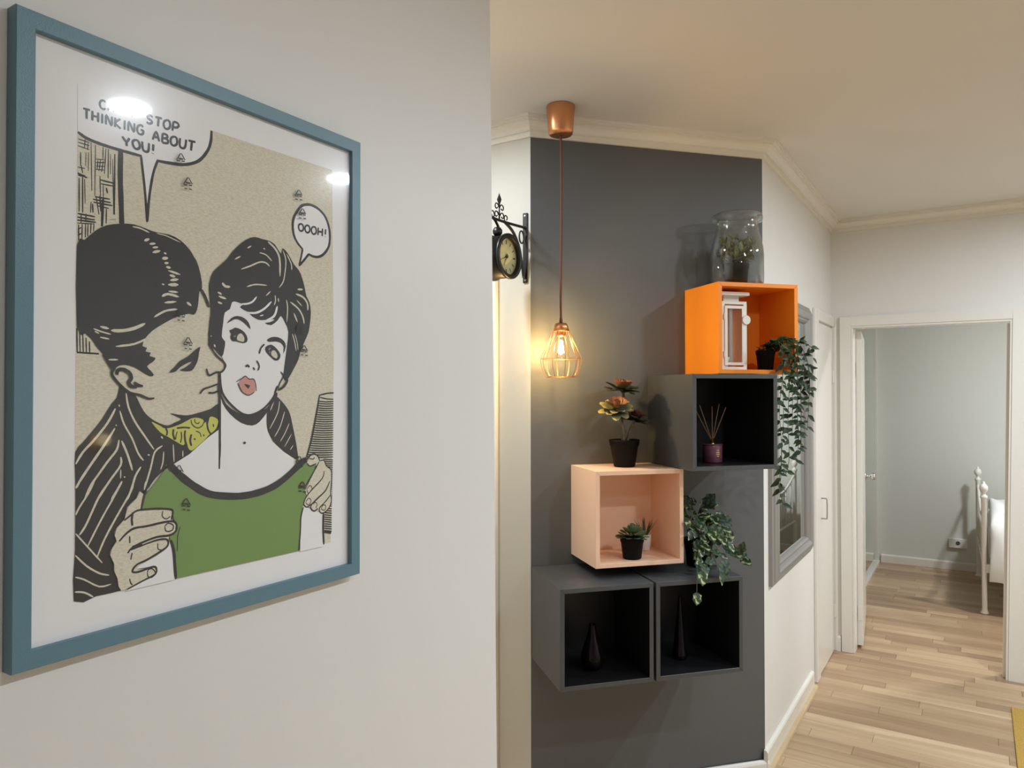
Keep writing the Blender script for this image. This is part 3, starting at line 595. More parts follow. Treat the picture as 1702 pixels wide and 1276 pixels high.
strokes('print_nose_lines', [([(428, 698), (448, 682), (468, 704)], 18), ([(508, 705), (524, 732)], 15), ([(545, 632), (572, 690), (558, 738)], 14), ([(628, 458), (590, 500), (572, 560)], 15), ([(800, 750), (825, 800), (790, 870), (770, 930)], 13), ([(840, 810), (870, 840), (830, 910), (770, 945)], 22), ([(765, 900), (735, 985)], 18)], 'inkbrown', 'l', 4, 0.5)
lp = shape('print_lips', [(352, 870), (420, 802), (450, 815), (490, 830), (520, 860), (535, 920), (520, 970), (470, 1000), (410, 980), (375, 930)], 'pink', 'l', 2)
strokes('print_lip_line', [([(330, 856), (390, 820), (425, 798), (465, 830), (510, 828), (530, 870), (543, 955)], 9), ([(345, 872), (370, 930), (400, 972), (460, 1000), (515, 968)], 9)], 'inkbrown', 'l', 4, 0.4)
shape('print_mouth', [(408, 878), (440, 885), (474, 897), (456, 932), (430, 910)], 'inkbrown', 'l', 1)
shape('print_beauty_spot', [(990, 378), (998, 371), (1006, 378), (998, 386)], 'inkbrown', 'f', 2)
# top, arms and hands
shape('print_green_top', [(565, 522), (600, 538), (640, 575), (720, 630), (800, 668), (900, 685), (1000, 680), (1110, 655), (1200, 600), (1270, 545), (1330, 490), (1390, 480), (1370, 540), (1330, 600), (1325, 650), (1340, 680), (1315, 720), (1302, 800), (1290, 965), (625, 1115), (622, 1000), (590, 890), (600, 860), (625, 830), (600, 740), (440, 740), (460, 660), (510, 600)], 'green', 'f', 1)
strokes('print_neckline', [([(585, 488), (640, 550), (720, 612), (800, 655), (900, 668), (1000, 665), (1100, 640), (1180, 600), (1250, 542), (1310, 482), (1335, 470)], 36)], 'inkbrown', 'f', 3, 0.2)
shape('print_arm', [(1030, 600), (1060, 680), (1090, 980), (1085, 990), (590, 1105), (640, 1060), (880, 955), (905, 900), (860, 855), (700, 880), (720, 850), (900, 750), (1000, 680)], 'paper', 'o', 1)
shape('print_arm', [(1315, 720), (1420, 760), (1424, 940), (1300, 968), (1300, 800)], 'paper', 'f', 1)
shape('print_hand', [(735, 98), (775, 130), (745, 285), (1040, 280), (1065, 310), (1050, 390), (1095, 420), (1090, 500), (1030, 545), (1020, 600), (1000, 680), (900, 740), (700, 860), (720, 890), (880, 860), (900, 900), (880, 950), (640, 1062), (560, 1100), (545, 1098), (520, 1060), (510, 980), (475, 900), (475, 830), (435, 740), (450, 680), (500, 600), (480, 540), (500, 470), (580, 380), (610, 260), (700, 170)], 'beige', 'o', 1)
strokes('print_hand_lines', [([(748, 283), (690, 300), (640, 340), (575, 392)], 16), ([(700, 290), (880, 274), (1040, 280), (1066, 310), (1052, 385)], 20), ([(662, 310), (652, 380), (658, 445)], 20), ([(525, 602), (600, 520), (680, 470), (800, 450), (950, 415), (1060, 400), (1102, 430), (1095, 500), (1030, 542), (900, 560), (740, 622), (650, 672), (610, 722)], 20), ([(655, 660), (760, 640)], 28), ([(640, 690), (850, 608), (950, 582), (1012, 588), (1012, 650), (930, 712), (800, 790), (700, 840), (658, 905), (720, 910), (870, 858), (902, 890), (880, 940), (760, 1002), (605, 1087)], 18),
     ([(965, 295), (960, 350), (1000, 376), (1042, 350)], 10), ([(985, 450), (1000, 500), (1060, 490), (1070, 440), (1020, 420), (985, 450)], 11), ([(915, 622), (918, 680), (962, 692)], 10), ([(808, 920), (820, 962), (860, 962), (890, 920), (860, 880), (820, 888), (808, 920)], 10), ([(630, 550), (632, 622)], 13), ([(655, 718), (642, 788)], 12), ([(630, 978), (640, 1020), (658, 1042)], 11), ([(775, 130), (758, 210), (745, 285)], 14), ([(800, 80), (775, 140)], 18), ([(1048, 592), (1075, 700), (1085, 830), (1097, 982)], 28), ([(1140, 455), (1115, 560), (1112, 705)], 8)], 'inkbrown', 'o', 4, 0.35)
shape('print_hand', [(200, 200), (240, 130), (290, 100), (330, 130), (350, 185), (400, 175), (430, 240), (485, 290), (490, 560), (480, 700), (430, 770), (370, 800), (345, 770), (290, 772), (250, 730), (190, 722), (165, 680), (200, 590), (178, 535), (325, 230), (240, 240)], 'beige', 'e', 1)
strokes('print_hand_lines', [([(185, 180), (240, 118), (290, 102), (332, 130), (352, 182)], 14), ([(230, 155), (280, 160), (286, 135)], 11), ([(203, 212), (240, 242), (312, 214)], 14), ([(346, 190), (260, 350), (180, 480)], 13), ([(405, 300), (380, 390), (260, 520), (190, 610), (165, 690), (200, 726), (252, 690)], 13), ([(470, 420), (420, 530), (330, 620), (252, 700), (252, 750), (290, 772), (332, 740)], 15), ([(480, 580), (420, 660), (348, 740), (370, 797), (430, 772), (480, 702)], 13), ([(350, 185), (400, 175), (430, 240), (485, 290), (490, 400), (480, 560), (490, 640), (470, 712)], 11), ([(198, 520), (235, 470), (262, 510), (220, 562), (198, 520)], 9), ([(185, 670), (220, 620), (250, 650), (220, 702), (185, 670)], 9), ([(370, 750), (390, 703), (422, 710), (410, 762), (370, 750)], 9), ([(275, 690), (300, 668), (322, 695), (305, 735)], 9), ([(395, 800), (392, 980), (400, 1165)], 24), ([(160, 725), (130, 850), (125, 1000), (105, 1238)], 16)], 'inkbrown', 'e', 4, 0.35)
# little recycling marks printed on the acrylic
def marks(cx, cy, s=8.5):
    A_, Bq, C_ = (cx, cy - s), (cx + s * 0.95, cy + s * 0.72), (cx - s * 0.95, cy + s * 0.55)
    mid = lambda p, q, t: (p[0] + (q[0] - p[0]) * t, p[1] + (q[1] - p[1]) * t)
    out = [([mid(A_, Bq, .08), mid(A_, Bq, .85)], 1.5), ([mid(Bq, C_, .1), mid(Bq, C_, .42)], 1.5), ([mid(Bq, C_, .58), mid(Bq, C_, .95)], 1.5), ([mid(C_, A_, .1), mid(C_, A_, .92)], 1.5),
           ([(cx - 4, cy + 1.0), (cx + 4, cy + 2.2)], 2.0), ([(cx - 6, cy + s + 2.2), (cx - 1.5, cy + s + 2.9)], 1.5), ([(cx + 1.5, cy + s + 3.3), (cx + 6, cy + s + 4)], 1.5)]
    return out
layer[0] += 30
for mx_, my_ in ((298, 263), (310, 303), (494, 322), (500, 353), (298, 521), (310, 568), (496, 543), (503, 580), (295, 780), (307, 835), (500, 806), (495, 764)):
    strokes('recycling_mark', marks(mx_, my_, 8.5 if mx_ < 400 else 7.0), 'ink', 'x', 1, 0.0, up=False)

# ---------------------------------------------------------------- cube shelves on the accent wall
TH = 0.016
def cube_shelf(s, z, dep, m, label, inner=None):
    t = empty('cube_shelf', G(s, 0.0008, z), ARZ); tag(t, label, 'shelf', 'wall cube shelves')
    w_ = 0.35; D = dep
    def mitre(name, pts):   # pts: 4 (x,z) corners of a board end seen from the front
        bm = slab([(px, -D, pz) for px, pz in pts], (0, D, 0))
        es = [e for e in bm.edges if abs(e.verts[0].co.y + D) < 1e-6 and abs(e.verts[1].co.y + D) < 1e-6]
        bmesh.ops.bevel(bm, geom=es, offset=0.0008, segments=1, affect='EDGES')
        ob = obj(name, bm, m, t)
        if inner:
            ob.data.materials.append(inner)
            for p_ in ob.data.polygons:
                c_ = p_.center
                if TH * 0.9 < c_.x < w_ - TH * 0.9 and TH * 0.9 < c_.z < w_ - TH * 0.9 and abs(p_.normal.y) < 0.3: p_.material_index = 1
    g_ = 0.0002
    mitre('side_panel', [(0, 0), (TH, TH + g_), (TH, w_ - TH - g_), (0, w_)])
    mitre('side_panel', [(w_, 0), (w_, w_), (w_ - TH, w_ - TH - g_), (w_ - TH, TH + g_)])
    mitre('bottom_panel', [(0, 0), (w_, 0), (w_ - TH, TH), (TH, TH)])
    mitre('top_panel', [(0, w_), (TH, w_ - TH), (w_ - TH, w_ - TH), (w_, w_)])
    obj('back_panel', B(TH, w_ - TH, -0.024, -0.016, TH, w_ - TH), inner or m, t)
    return t
ZL, ZP, ZU, ZO_ = 0.5757, 0.9669, 1.3186, 1.6730
SL1, SL2, SP, SU, SO = 0.0016, 0.3617, 0.166, 0.4976, 0.6665
DL, DP, DU, DO = 0.344, 0.261, 0.364, 0.259
cube_shelf(SL1, ZL, DL, M['darkcube'], 'dark grey cube shelf holding the teardrop vase, lowest at the left', M['innershade'])
cube_shelf(SL2, ZL, DL, M['darkcube'], 'dark grey cube shelf holding the slender bottle vase, below the ivy', M['innershade'])
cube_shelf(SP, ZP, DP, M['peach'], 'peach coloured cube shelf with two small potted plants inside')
cube_shelf(SU, ZU, DU, M['darkcube'], 'dark grey cube shelf holding the reed diffuser, under the orange one', M['innershade'])
cube_shelf(SO, ZO_ + 0.0003, DO, M['orange'], 'bright orange cube shelf holding a white lantern')

# ---------------------------------------------------------------- leaves
def leaf_mesh(name, L, W, m, fold=0.25, curl=0.2, prof=None, n=5):
    """leaf along +Y from the origin, upper side +Z"""
    bm = bmesh.new(); prof = prof or [0.18, 0.75, 1.0, 0.8, 0.45, 0.02]; n = len(prof) - 1; rows = []
    for i, pw in enumerate(prof):
        t = i / n; y_ = L * t; z_ = -curl * L * t * t; hw = W / 2 * pw; up_ = fold * hw
        rows.append([bm.verts.new((-hw, y_, z_ + up_)), bm.verts.new((0, y_, z_)), bm.verts.new((hw, y_, z_ + up_))])
    for a, b in zip(rows, rows[1:]):
        bm.faces.new((a[0], a[1], b[1], b[0])); bm.faces.new((a[1], a[2], b[2], b[1]))
    return mesh_of(name, bm, m, True)

def set_leaf(me, parent, p, d, up_=(0, 0, 1), sc=1.0, name='leaf'):
    d = Vector(d).normalized(); u = Vector(up_); x_ = d.cross(u)
    if x_.length < 1e-3: x_ = d.orthogonal()
    x_.normalize(); z_ = x_.cross(d)
    mtx = Matrix(((x_.x, d.x, z_.x, p[0]), (x_.y, d.y, z_.y, p[1]), (x_.z, d.z, z_.z, p[2]), (0, 0, 0, 1)))
    o = bpy.data.objects.new(name, me); link(o, parent); o.matrix_local = mtx @ Matrix.Diagonal((sc, sc, sc, 1))
    return o

def rnd(a, b): return random.uniform(a, b)
def leafmat(name, c1, c2, rough=0.42, vs=60.0, lo=0.42, hi=0.58, randv=0.25):
    q = NT(name); tc = q.add('ShaderNodeTexCoord'); nz = q.add('ShaderNodeTexNoise', Scale=vs, Detail=3.0); oi = q.add('ShaderNodeObjectInfo')
    q.link(tc.outputs['Object'], nz.inputs['Vector'])
    mr = q.add('ShaderNodeMapRange'); mr.inputs['From Min'].default_value = lo; mr.inputs['From Max'].default_value = hi; q.link(nz.outputs['Fac'], mr.inputs['Value'])
    mx = q.add('ShaderNodeMix', data_type='RGBA'); mx.inputs[6].default_value = c1; mx.inputs[7].default_value = c2; q.link(mr.outputs['Result'], mx.inputs[0])
    hs = q.add('ShaderNodeHueSaturation'); m2 = q.add('ShaderNodeMapRange'); m2.inputs['To Min'].default_value = 1 - randv; m2.inputs['To Max'].default_value = 1 + randv
    q.link(oi.outputs['Random'], m2.inputs['Value']); q.link(m2.outputs['Result'], hs.inputs['Value']); q.link(mx.outputs[2], hs.inputs['Color']); q.link(hs.outputs['Color'], q.b.inputs['Base Color'])
    q.b.inputs['Roughness'].default_value = rough; q.b.inputs['Specular IOR Level'].default_value = 0.25
    return q.m
def tipmat(name, base, tip, L, rough=0.5, p0=0.55, p1=0.95):
    q = NT(name); tc = q.add('ShaderNodeTexCoord'); sx = q.add('ShaderNodeSeparateXYZ'); q.link(tc.outputs['Generated'], sx.inputs[0])
    rp = q.add('ShaderNodeValToRGB'); rp.color_ramp.elements[0].position = p0; rp.color_ramp.elements[0].color = base
    rp.color_ramp.elements[1].position = p1; rp.color_ramp.elements[1].color = tip; q.link(sx.outputs['Y'], rp.inputs[0]); q.link(rp.outputs[0], q.b.inputs['Base Color'])
    q.b.inputs['Roughness'].default_value = rough; q.b.inputs['Specular IOR Level'].default_value = 0.3
    return q.m

def pot(parent, r0, r1, h, m, rim=0.0, name='pot', seg=32):
    """tapered pot standing at the parent's origin, r0 at the base, r1 at the lip"""
    k = 0.004
    pr = [(0, 0), (r0 - 0.003, 0), (r0, 0.003)]
    if rim > 0:
        ry = r0 + (r1 - rim - r0) * 0.78
        pr += [(ry, h * 0.76), (ry + rim, h * 0.775), (r1, h - 0.002), (r1 - 0.001, h)]
    else: pr += [(r1, h - 0.002), (r1 - 0.001, h)]
    pr += [(r1 - k, h), (r1 - k - 0.003, h * 0.9), (0, h * 0.88)]
    return obj(name, lathe(pr, seg), m, parent, True)

def gpos(s, d, z): return G(s, d, z)

# ---- tall rosette succulent on the peach cube
M['petal'] = tipmat('succulent_petal_green', srgb(96, 104, 82), srgb(176, 160, 104), 1)
M['petalhot'] = tipmat('succulent_petal_rust', srgb(110, 98, 72), srgb(140, 88, 60), 1, p0=0.2, p1=0.9)
M['petaldark'] = tipmat('succulent_petal_dark', srgb(70, 82, 66), srgb(92, 90, 62), 1)
M['petalred'] = tipmat('succulent_petal_dark_red', srgb(82, 72, 54), srgb(108, 64, 50), 1, p0=0.2, p1=0.9)
M['stem'] = mat('succulent_stem', srgb(112, 100, 78), 0.7, bump=0.4, bscale=200, var=0.2, vscale=60)
SPOON = [0.22, 0.45, 0.75, 0.95, 1.0, 0.86, 0.45]
def rosette(parent, c, tilt, sc, outer, inner, n=(10, 10, 8)):
    ax = Vector(tilt).normalized(); e1 = ax.orthogonal().normalized(); e2 = ax.cross(e1)
    po = leaf_mesh('petal', 0.060, 0.034, outer, 0.3, -0.10, SPOON); pm = leaf_mesh('petal', 0.044, 0.028, inner, 0.35, -0.22, SPOON); pi_ = leaf_mesh('petal', 0.028, 0.019, inner, 0.5, -0.4, SPOON)
    for ring, (me, cnt, el) in enumerate(((po, n[0], -0.12), (po, n[0], 0.15), (pm, n[1], 0.55), (pi_, n[2], 1.0), (pi_, 3, 1.3))):
        for k in range(cnt):
            a = 2 * PI * k / cnt + ring * 0.37 + rnd(-.1, .1); r_ = e1 * math.cos(a) + e2 * math.sin(a)
            el_ = el + rnd(-.12, .12); d_ = r_ * math.cos(el_) + ax * math.sin(el_)
            p_ = Vector(c) + r_ * 0.006 * sc + ax * 0.004 * ring * sc
            set_leaf(me, parent, p_, d_, ax if el_ < 0.9 else r_ * -1, sc * rnd(.9, 1.08), 'petal')
t = empty('potted_succulent', G(0.337, 0.128, ZP + 0.3505), ARZ); tag(t, 'artificial rosette succulent with three rusty heads in a black pot', 'potted plant')
pot(t, 0.0405, 0.0590, 0.104, M['black'], rim=0.003)
stems = [[(-0.004, 0, 0.08), (-0.006, 0.01, 0.17), (0.004, 0.012, 0.26), (-0.004, 0.012, 0.290)], [(-0.004, -0.008, 0.08), (-0.010, -0.012, 0.15), (-0.028, -0.018, 0.190), (-0.041, -0.024, 0.216)], [(0.008, 0.0, 0.08), (0.022, -0.006, 0.14), (0.030, -0.012, 0.160), (0.034, -0.014, 0.174)]]
for st in stems:
    pp = smooth_path(st, 5); obj('stem', tube(pp, [0.0068 - 0.002 * i / len(pp) for i in range(len(pp))], 8), M['stem'], t, True)
rosette(t, (-0.006, 0.010, 0.292), (0.1, -0.15, 1), 1.0, M['petaldark'], M['petalhot'])
rosette(t, (-0.042, -0.026, 0.218), (-0.15, -0.5, 1), 1.0, M['petal'], M['petalhot'], (9, 9, 8))
rosette(t, (0.034, -0.014, 0.176), (0.25, -0.2, 1), 0.95, M['petaldark'], M['petalred'])

# ---- small succulent and spiky plant inside the peach cube
M['sedum'] = tipmat('sedum_leaf', srgb(92, 112, 80), srgb(112, 132, 92), 1, 0.55)
t = empty('potted_succulent', G(0.333, 0.205, ZP + TH + 0.0005), ARZ); tag(t, 'low green rosette succulent in a small black pot inside the peach cube', 'potted plant')
pot(t, 0.0345, 0.0455, 0.080, M['black'], rim=0.002)
me1 = leaf_mesh('leaf', 0.036, 0.026, M['sedum'], 0.25, -0.15, SPOON); me2 = leaf_mesh('leaf', 0.024, 0.018, M['sedum'], 0.35, -0.3, SPOON)
for ring, (me, cnt, el, rr, zz) in enumerate(((me1, 11, -0.15, 0.028, 0.080), (me1, 10, 0.2, 0.022, 0.086), (me1, 8, 0.55, 0.014, 0.092), (me2, 7, 0.9, 0.008, 0.100), (me2, 4, 1.25, 0.003, 0.104))):
    for k in range(cnt):
        a = 2 * PI * k / cnt + ring * .3 + rnd(-.1, .1); r_ = Vector((math.cos(a), math.sin(a), 0)); e_ = el + rnd(-.1, .1)
        set_leaf(me, t, r_ * rr + Vector((0, 0, zz)), r_ * math.cos(e_) + Vector((0, 0, math.sin(e_))), (0, 0, 1) if e_ < .9 else r_ * -1, rnd(.85, 1.1))
M['spike'] = tipmat('spiky_leaf', srgb(74, 98, 60), srgb(150, 96, 76), 1, 0.5, 0.5, 1.0)
t = empty('potted_spiky_plant', G(0.440, 0.090, ZP + TH + 0.0005), ARZ); tag(t, 'small spiky green plant in a white pot behind the black one', 'potted plant')
pot(t, 0.0195, 0.0245, 0.062, M['whiteplastic'])
me1 = leaf_mesh('leaf', 0.085, 0.008, M['spike'], 0.5, 0.06, [0.9, 1, .85, .6, .35, .02])
for k in range(30):
    a = rnd(0, 2 * PI); e_ = rnd(1.0, 1.45); r_ = Vector((math.cos(a), math.sin(a), 0))
    set_leaf(me1, t, r_ * 0.008 + Vector((0, 0, 0.055)), r_ * math.cos(e_) + Vector((0, 0, math.sin(e_))), r_ * -1, rnd(.55, 1.0))

# ---- variegated ivy beside the peach cube
M['ivy'] = leafmat('variegated_ivy_leaf', srgb(34, 54, 28), srgb(172, 178, 130), 0.5, 38.0, 0.5, 0.6, 0.25)
M['ivydark'] = leafmat('dark_ivy_leaf', srgb(28, 46, 28), srgb(84, 104, 76), 0.5, 60.0, 0.45, 0.65, 0.25)
M['vine'] = mat('vine_stem', srgb(62, 72, 44), 0.6)
t = empty('potted_ivy', G(0.640, 0.150, ZL + 0.3505), ARZ); tag(t, 'variegated ivy in a dark pot on the lower dark cube shelf', 'potted plant')
pot(t, 0.045, 0.058, 0.105, M['black'], rim=0.002)
IV = [0.25, 0.9, 0.78, 1.0, 0.6, 0.03]
iv1 = leaf_mesh('leaf', 0.062, 0.050, M['ivy'], 0.25, 0.15, IV); iv2 = leaf_mesh('leaf', 0.072, 0.058, M['ivydark'], 0.25, 0.2, IV); iv3 = leaf_mesh('leaf', 0.048, 0.026, M['ivy'], 0.35, 0.2, [0.2, .8, 1, .8, .4, .03])
iroot = Vector((0, 0, 0.10))
def L_(s, d, z): return Vector((s - 0.640, -(d - 0.150), z - (ZL + 0.3505)))
ends = [(0.53, 0.29, 1.09), (0.56, 0.31, 1.03), (0.53, 0.37, 0.96), (0.50, 0.385, 0.89), (0.60, 0.375, 0.95), (0.645, 0.32, 0.985), (0.70, 0.27, 1.03), (0.76, 0.22, 0.975), (0.79, 0.21, 0.955), (0.75, 0.16, 1.11), (0.72, 0.11, 1.16), (0.76, 0.16, 1.06), (0.79, 0.13, 1.03), (0.60, 0.22, 1.13), (0.62, 0.12, 1.17), (0.60, 0.31, 1.09), (0.69, 0.2, 1.12), (0.66, 0.16, 1.165), (0.57, 0.12, 1.14)]
for ei, e_ in enumerate(ends):
    e_ = L_(*e_); mid = iroot.lerp(e_, 0.5) + Vector((0, 0, 0.035)); pp = smooth_path([iroot + Vector((rnd(-.02, .02), rnd(-.02, .02), 0)), mid, e_], 6)
    obj('stem', tube(pp, 0.0014, 5), M['vine'], t, True)
    d_end = (pp[-1] - pp[-3]).normalized()
    for j, fr_ in enumerate((12, 10, 9, 7, 5)):
        p_ = pp[min(fr_, len(pp) - 1)]
        side = Vector((-d_end.y, d_end.x, 0)); side = side.normalized() if side.length > 1e-3 else Vector((1, 0, 0))
        dd = d_end * rnd(.3, 1) + side * (1 if j % 2 else -1) * rnd(.4, 1.0) + Vector((rnd(-.3, .3), rnd(-.6, 0), rnd(-.6, .3)))
        if j == 0: dd = d_end + Vector((0, -.1, -.5))
        sc_ = rnd(.55, .95)
        def bad(v_): return (v_.x < -0.115 and v_.y > -0.120 and v_.z > 0.03) or (v_.z < 0.012 and v_.y > -0.205) or v_.y > 0.145
        for _try in range(12):
            dn = dd.normalized()
            if not any(bad(p_ + dn * 0.075 * sc_ * f_ + Vector((w2, 0, 0))) for f_ in (0.0, .5, 1.0) for w2 in (-.02, .02)): break
            dd = Vector((rnd(-.6, 1), rnd(-1, .1), rnd(-.3, 1)))
        else: continue
        set_leaf(random.choice((iv1, iv2, iv3, iv1, iv2)), t, p_, dd, (rnd(-.3, .3), -1.0, rnd(.2, .9)), sc_)

# ---- trailing plant in the orange cube
M['trail'] = leafmat('trailing_leaf', srgb(22, 40, 10), srgb(50, 70, 20), 0.6, 40.0, 0.4, 0.6, 0.35)
t = empty('trailing_plant', G(0.914, 0.195, ZO_ + TH + 0.0008), ARZ); tag(t, 'trailing green plant in a black pot spilling out of the orange cube', 'potted plant')
pot(t, 0.029, 0.038, 0.078, M['black'], rim=0.0015)
tl1 = leaf_mesh('leaf', 0.037, 0.0175, M['trail'], 0.3, 0.18, [0.15, .8, 1, .75, .4, .02]); tl2 = leaf_mesh('leaf', 0.030, 0.0145, M['trail'], 0.3, 0.1, [0.15, .8, 1, .75, .4, .02])
def L2(s, z, d): return Vector((s - 0.914, -(d - 0.195), z - (ZO_ + TH + 0.0008)))
vines = [[(0.905, 1.79), (0.918, 1.73), (0.923, 1.66), (0.911, 1.537), (0.916, 1.399), (0.912, 1.284), (0.902, 1.234), (0.92, 1.174)], [(0.915, 1.80), (0.935, 1.73), (0.942, 1.66), (0.935, 1.491), (0.942, 1.353), (0.926, 1.284)], [(0.935, 1.805), (0.965, 1.74), (0.974, 1.66), (0.967, 1.537), (0.977, 1.421), (0.961, 1.341)], [(0.955, 1.805), (0.99, 1.74), (1.001, 1.66), (1.005, 1.537), (1.001, 1.374)], [(0.975, 1.80), (1.02, 1.74), (1.032, 1.67), (1.033, 1.583), (1.021, 1.455)], [(0.900, 1.79), (0.904, 1.72), (0.904, 1.629), (0.908, 1.491), (0.897, 1.331), (0.886, 1.244)], [(0.945, 1.80), (0.98, 1.72), (0.989, 1.629), (0.991, 1.49), (0.993, 1.398)], [(0.925, 1.80), (0.95, 1.70), (0.957, 1.606), (0.953, 1.445)], [(0.985, 1.80), (1.045, 1.765)], [(0.97, 1.79), (1.03, 1.72), (1.045, 1.62)]]
nleaf = 0
for vi, v_ in enumerate(vines):
    dd_ = 0.292 + 0.012 * (vi % 3)
    pts = [Vector((rnd(-.012, .012), rnd(-.01, .01), 0.070)), L2(0.914 + (v_[0][0] - 0.914) * 0.5, 1.785 + rnd(0, .012), 0.235)] + [L2(s_, z_, dd_ + rnd(-.004, .004)) for s_, z_ in v_]
    pp = smooth_path(pts, 6); obj('vine', tube(pp, 0.0011, 5), M['vine'], t, True)
    acc = 0.0; sgn = 1
    for a, b in zip(pp, pp[1:]):
        acc += (b - a).length
        if acc > 0.0165:
            acc = 0; sgn = -sgn; dv = (b - a).normalized(); out = Vector((sgn * rnd(.6, 1), rnd(-.7, .25), rnd(-.1, .4)))
            set_leaf(random.choice((tl1, tl1, tl2)), t, b, dv * rnd(.3, .8) + out, (rnd(-.4, .4), -1, rnd(.2, .8)), rnd(.75, 1.15)); nleaf += 1
for k in range(46):   # dense tuft just outside the opening
    s_ = rnd(0.925, 1.05); z_ = rnd(1.62, 1.80) - 0.5 * max(0, s_ - 1.0)
    a = rnd(0, 2 * PI); set_leaf(random.choice((tl1, tl2)), t, L2(s_, z_, rnd(.275, .325)), (math.cos(a), rnd(-.6, .1), math.sin(a) * .8 - .2), (rnd(-.4, .4), -1, rnd(.2, .8)), rnd(.75, 1.1))
for k in range(34):
    a = rnd(0, 2 * PI); e_ = rnd(-0.2, 1.0); r_ = Vector((math.cos(a), math.sin(a), 0))
    p_ = Vector((rnd(-.03, .05), rnd(-.045, .0), rnd(0.072, 0.098)))
    set_leaf(random.choice((tl1, tl2)), t, p_, r_ * math.cos(e_) + Vector((0, 0, math.sin(e_))), (rnd(-.5, .5), -.6, 1), rnd(.7, 1.05))

# ---- jar with a plant inside, on the orange cube
jz = ZO_ + 0.3508
JS, JD = 0.8305, 0.128
t = empty('glass_jar', G(JS, JD, jz), ARZ); tag(t, 'large clear glass jar with a rolled lip on the orange cube', 'jar')
pr = [(0, 0.0), (0.095, 0.0), (0.102, 0.006), (0.104, 0.03), (0.104, 0.125), (0.101, 0.160), (0.092, 0.195), (0.084, 0.225), (0.081, 0.252), (0.086, 0.259), (0.097, 0.264), (0.101, 0.275), (0.099, 0.288), (0.090, 0.294), (0.082, 0.290), (0.077, 0.280), (0.077, 0.252), (0.081, 0.223), (0.089, 0.194), (0.098, 0.160), (0.101, 0.125), (0.101, 0.012), (0.092, 0.006), (0, 0.006)]
obj('glass_body', lathe(pr, 48), M['glass'], t, True)
M['herb'] = leafmat('herb_leaf', srgb(104, 112, 80), srgb(160, 162, 124), 0.5, 60.0, 0.4, 0.6, 0.3)
t = empty('potted_plant', G(JS - 0.005, JD, jz + 0.0072), ARZ); tag(t, 'bushy olive green plant in a black pot inside the glass jar', 'potted plant')
pot(t, 0.043, 0.052, 0.088, M['black'], rim=0.002)
hl = leaf_mesh('leaf', 0.046, 0.018, M['herb'], 0.3, 0.15, [0.3, .8, 1, .85, .5, .03])
for k in range(25):
    a = 2 * PI * k / 25 * 7 + rnd(-.15, .15); e_ = rnd(0.15, 1.35); r_ = Vector((math.cos(a), math.sin(a), 0)); ln = rnd(.075, .115)
    tip = r_ * min(0.072, 0.012 + ln * math.cos(e_)) + Vector((0, 0, 0.078 + ln * math.sin(e_) * 0.95))
    pp = smooth_path([(r_.x * .01, r_.y * .01, 0.075), tuple(Vector((r_.x * .03, r_.y * .03, 0.11)).lerp(tip, .4)), tuple(tip)], 5)
    obj('stem', tube(pp, 0.0013, 5), M['vine'], t, True)
    for j in range(12):
        p_ = pp[min(len(pp) - 1, 3 + j * 8 // 12)]; dv = (pp[-1] - pp[3]).normalized(); b_ = 2.4 * j
        dd = dv * 0.9 + Vector((math.cos(b_), math.sin(b_), rnd(.0, .4))) * 0.8
        sc_ = rnd(.7, 1.0); q_ = p_ + dd.normalized() * 0.044 * sc_
        if math.hypot(q_.x, q_.y) > 0.080: dd = Vector((-p_.x * 4, -p_.y * 4, .8)) + dv * .3
        set_leaf(hl, t, p_, dd, (0, 0, 1), sc_)

# ---- white lantern in the orange cube
t = empty('lantern', G(0.768, 0.150, ZO_ + TH + 0.0008), ARZ); tag(t, 'white metal lantern with glass sides and a hinged door', 'lantern')
LW, LH = 0.0555, 0.268
wm = M['whitemetal']
obj('base', B(-LW, LW, -LW, LW, 0, 0.012, bev=0.001), wm, t)
for sx in (-1, 1):
    for sy in (-1, 1):
        obj('post', B(sx * LW - (0.014 if sx > 0 else 0), sx * LW + (0 if sx > 0 else 0.014), sy * LW - (0.008 if sy > 0 else 0), sy * LW + (0 if sy > 0 else 0.008), 0.012, LH - 0.012), wm, t)
obj('top_plate', B(-LW, LW, -LW, LW, LH - 0.012, LH, bev=0.001), wm, t)
obj('chimney', B(-0.034, 0.034, -0.034, 0.034, LH, LH + 0.022), wm, t)
obj('roof', B(-0.064, 0.064, -0.064, 0.064, LH + 0.022, LH + 0.036, bev=0.002), wm, t)
fy = -LW - 0.0005
bm = bmesh.new(); o_, i_ = [(-0.043, 0.018), (0.043, 0.018), (0.043, LH - 0.018), (-0.043, LH - 0.018)], [(-0.032, 0.029), (0.032, 0.029), (0.032, LH - 0.029), (-0.032, LH - 0.029)]
vo = [[bm.verts.new((x_, yy, z_)) for x_, z_ in o_] for yy in (fy - 0.004, fy + 0.004)]; vi_ = [[bm.verts.new((x_, yy, z_)) for x_, z_ in i_] for yy in (fy - 0.004, fy + 0.004)]
for k in range(4):
    j = (k + 1) % 4
    bm.faces.new((vo[0][k], vo[0][j], vi_[0][j], vi_[0][k])); bm.faces.new((vo[1][k], vi_[1][k], vi_[1][j], vo[1][j]))
    bm.faces.new((vo[0][k], vo[1][k], vo[1][j], vo[0][j])); bm.faces.new((vi_[0][k], vi_[0][j], vi_[1][j], vi_[1][k]))
drf = obj('door', bm, wm, t)
obj('pane', B(-0.0325, 0.0325, fy - 0.0008, fy + 0.0008, 0.0285, LH - 0.0285), M['pane'], drf)
for z_ in (0.06, LH - 0.06): obj('hinge', tube([(-0.046, fy - 0.003, z_ - 0.012), (-0.046, fy - 0.003, z_ + 0.012)], 0.0022, 8), wm, drf)
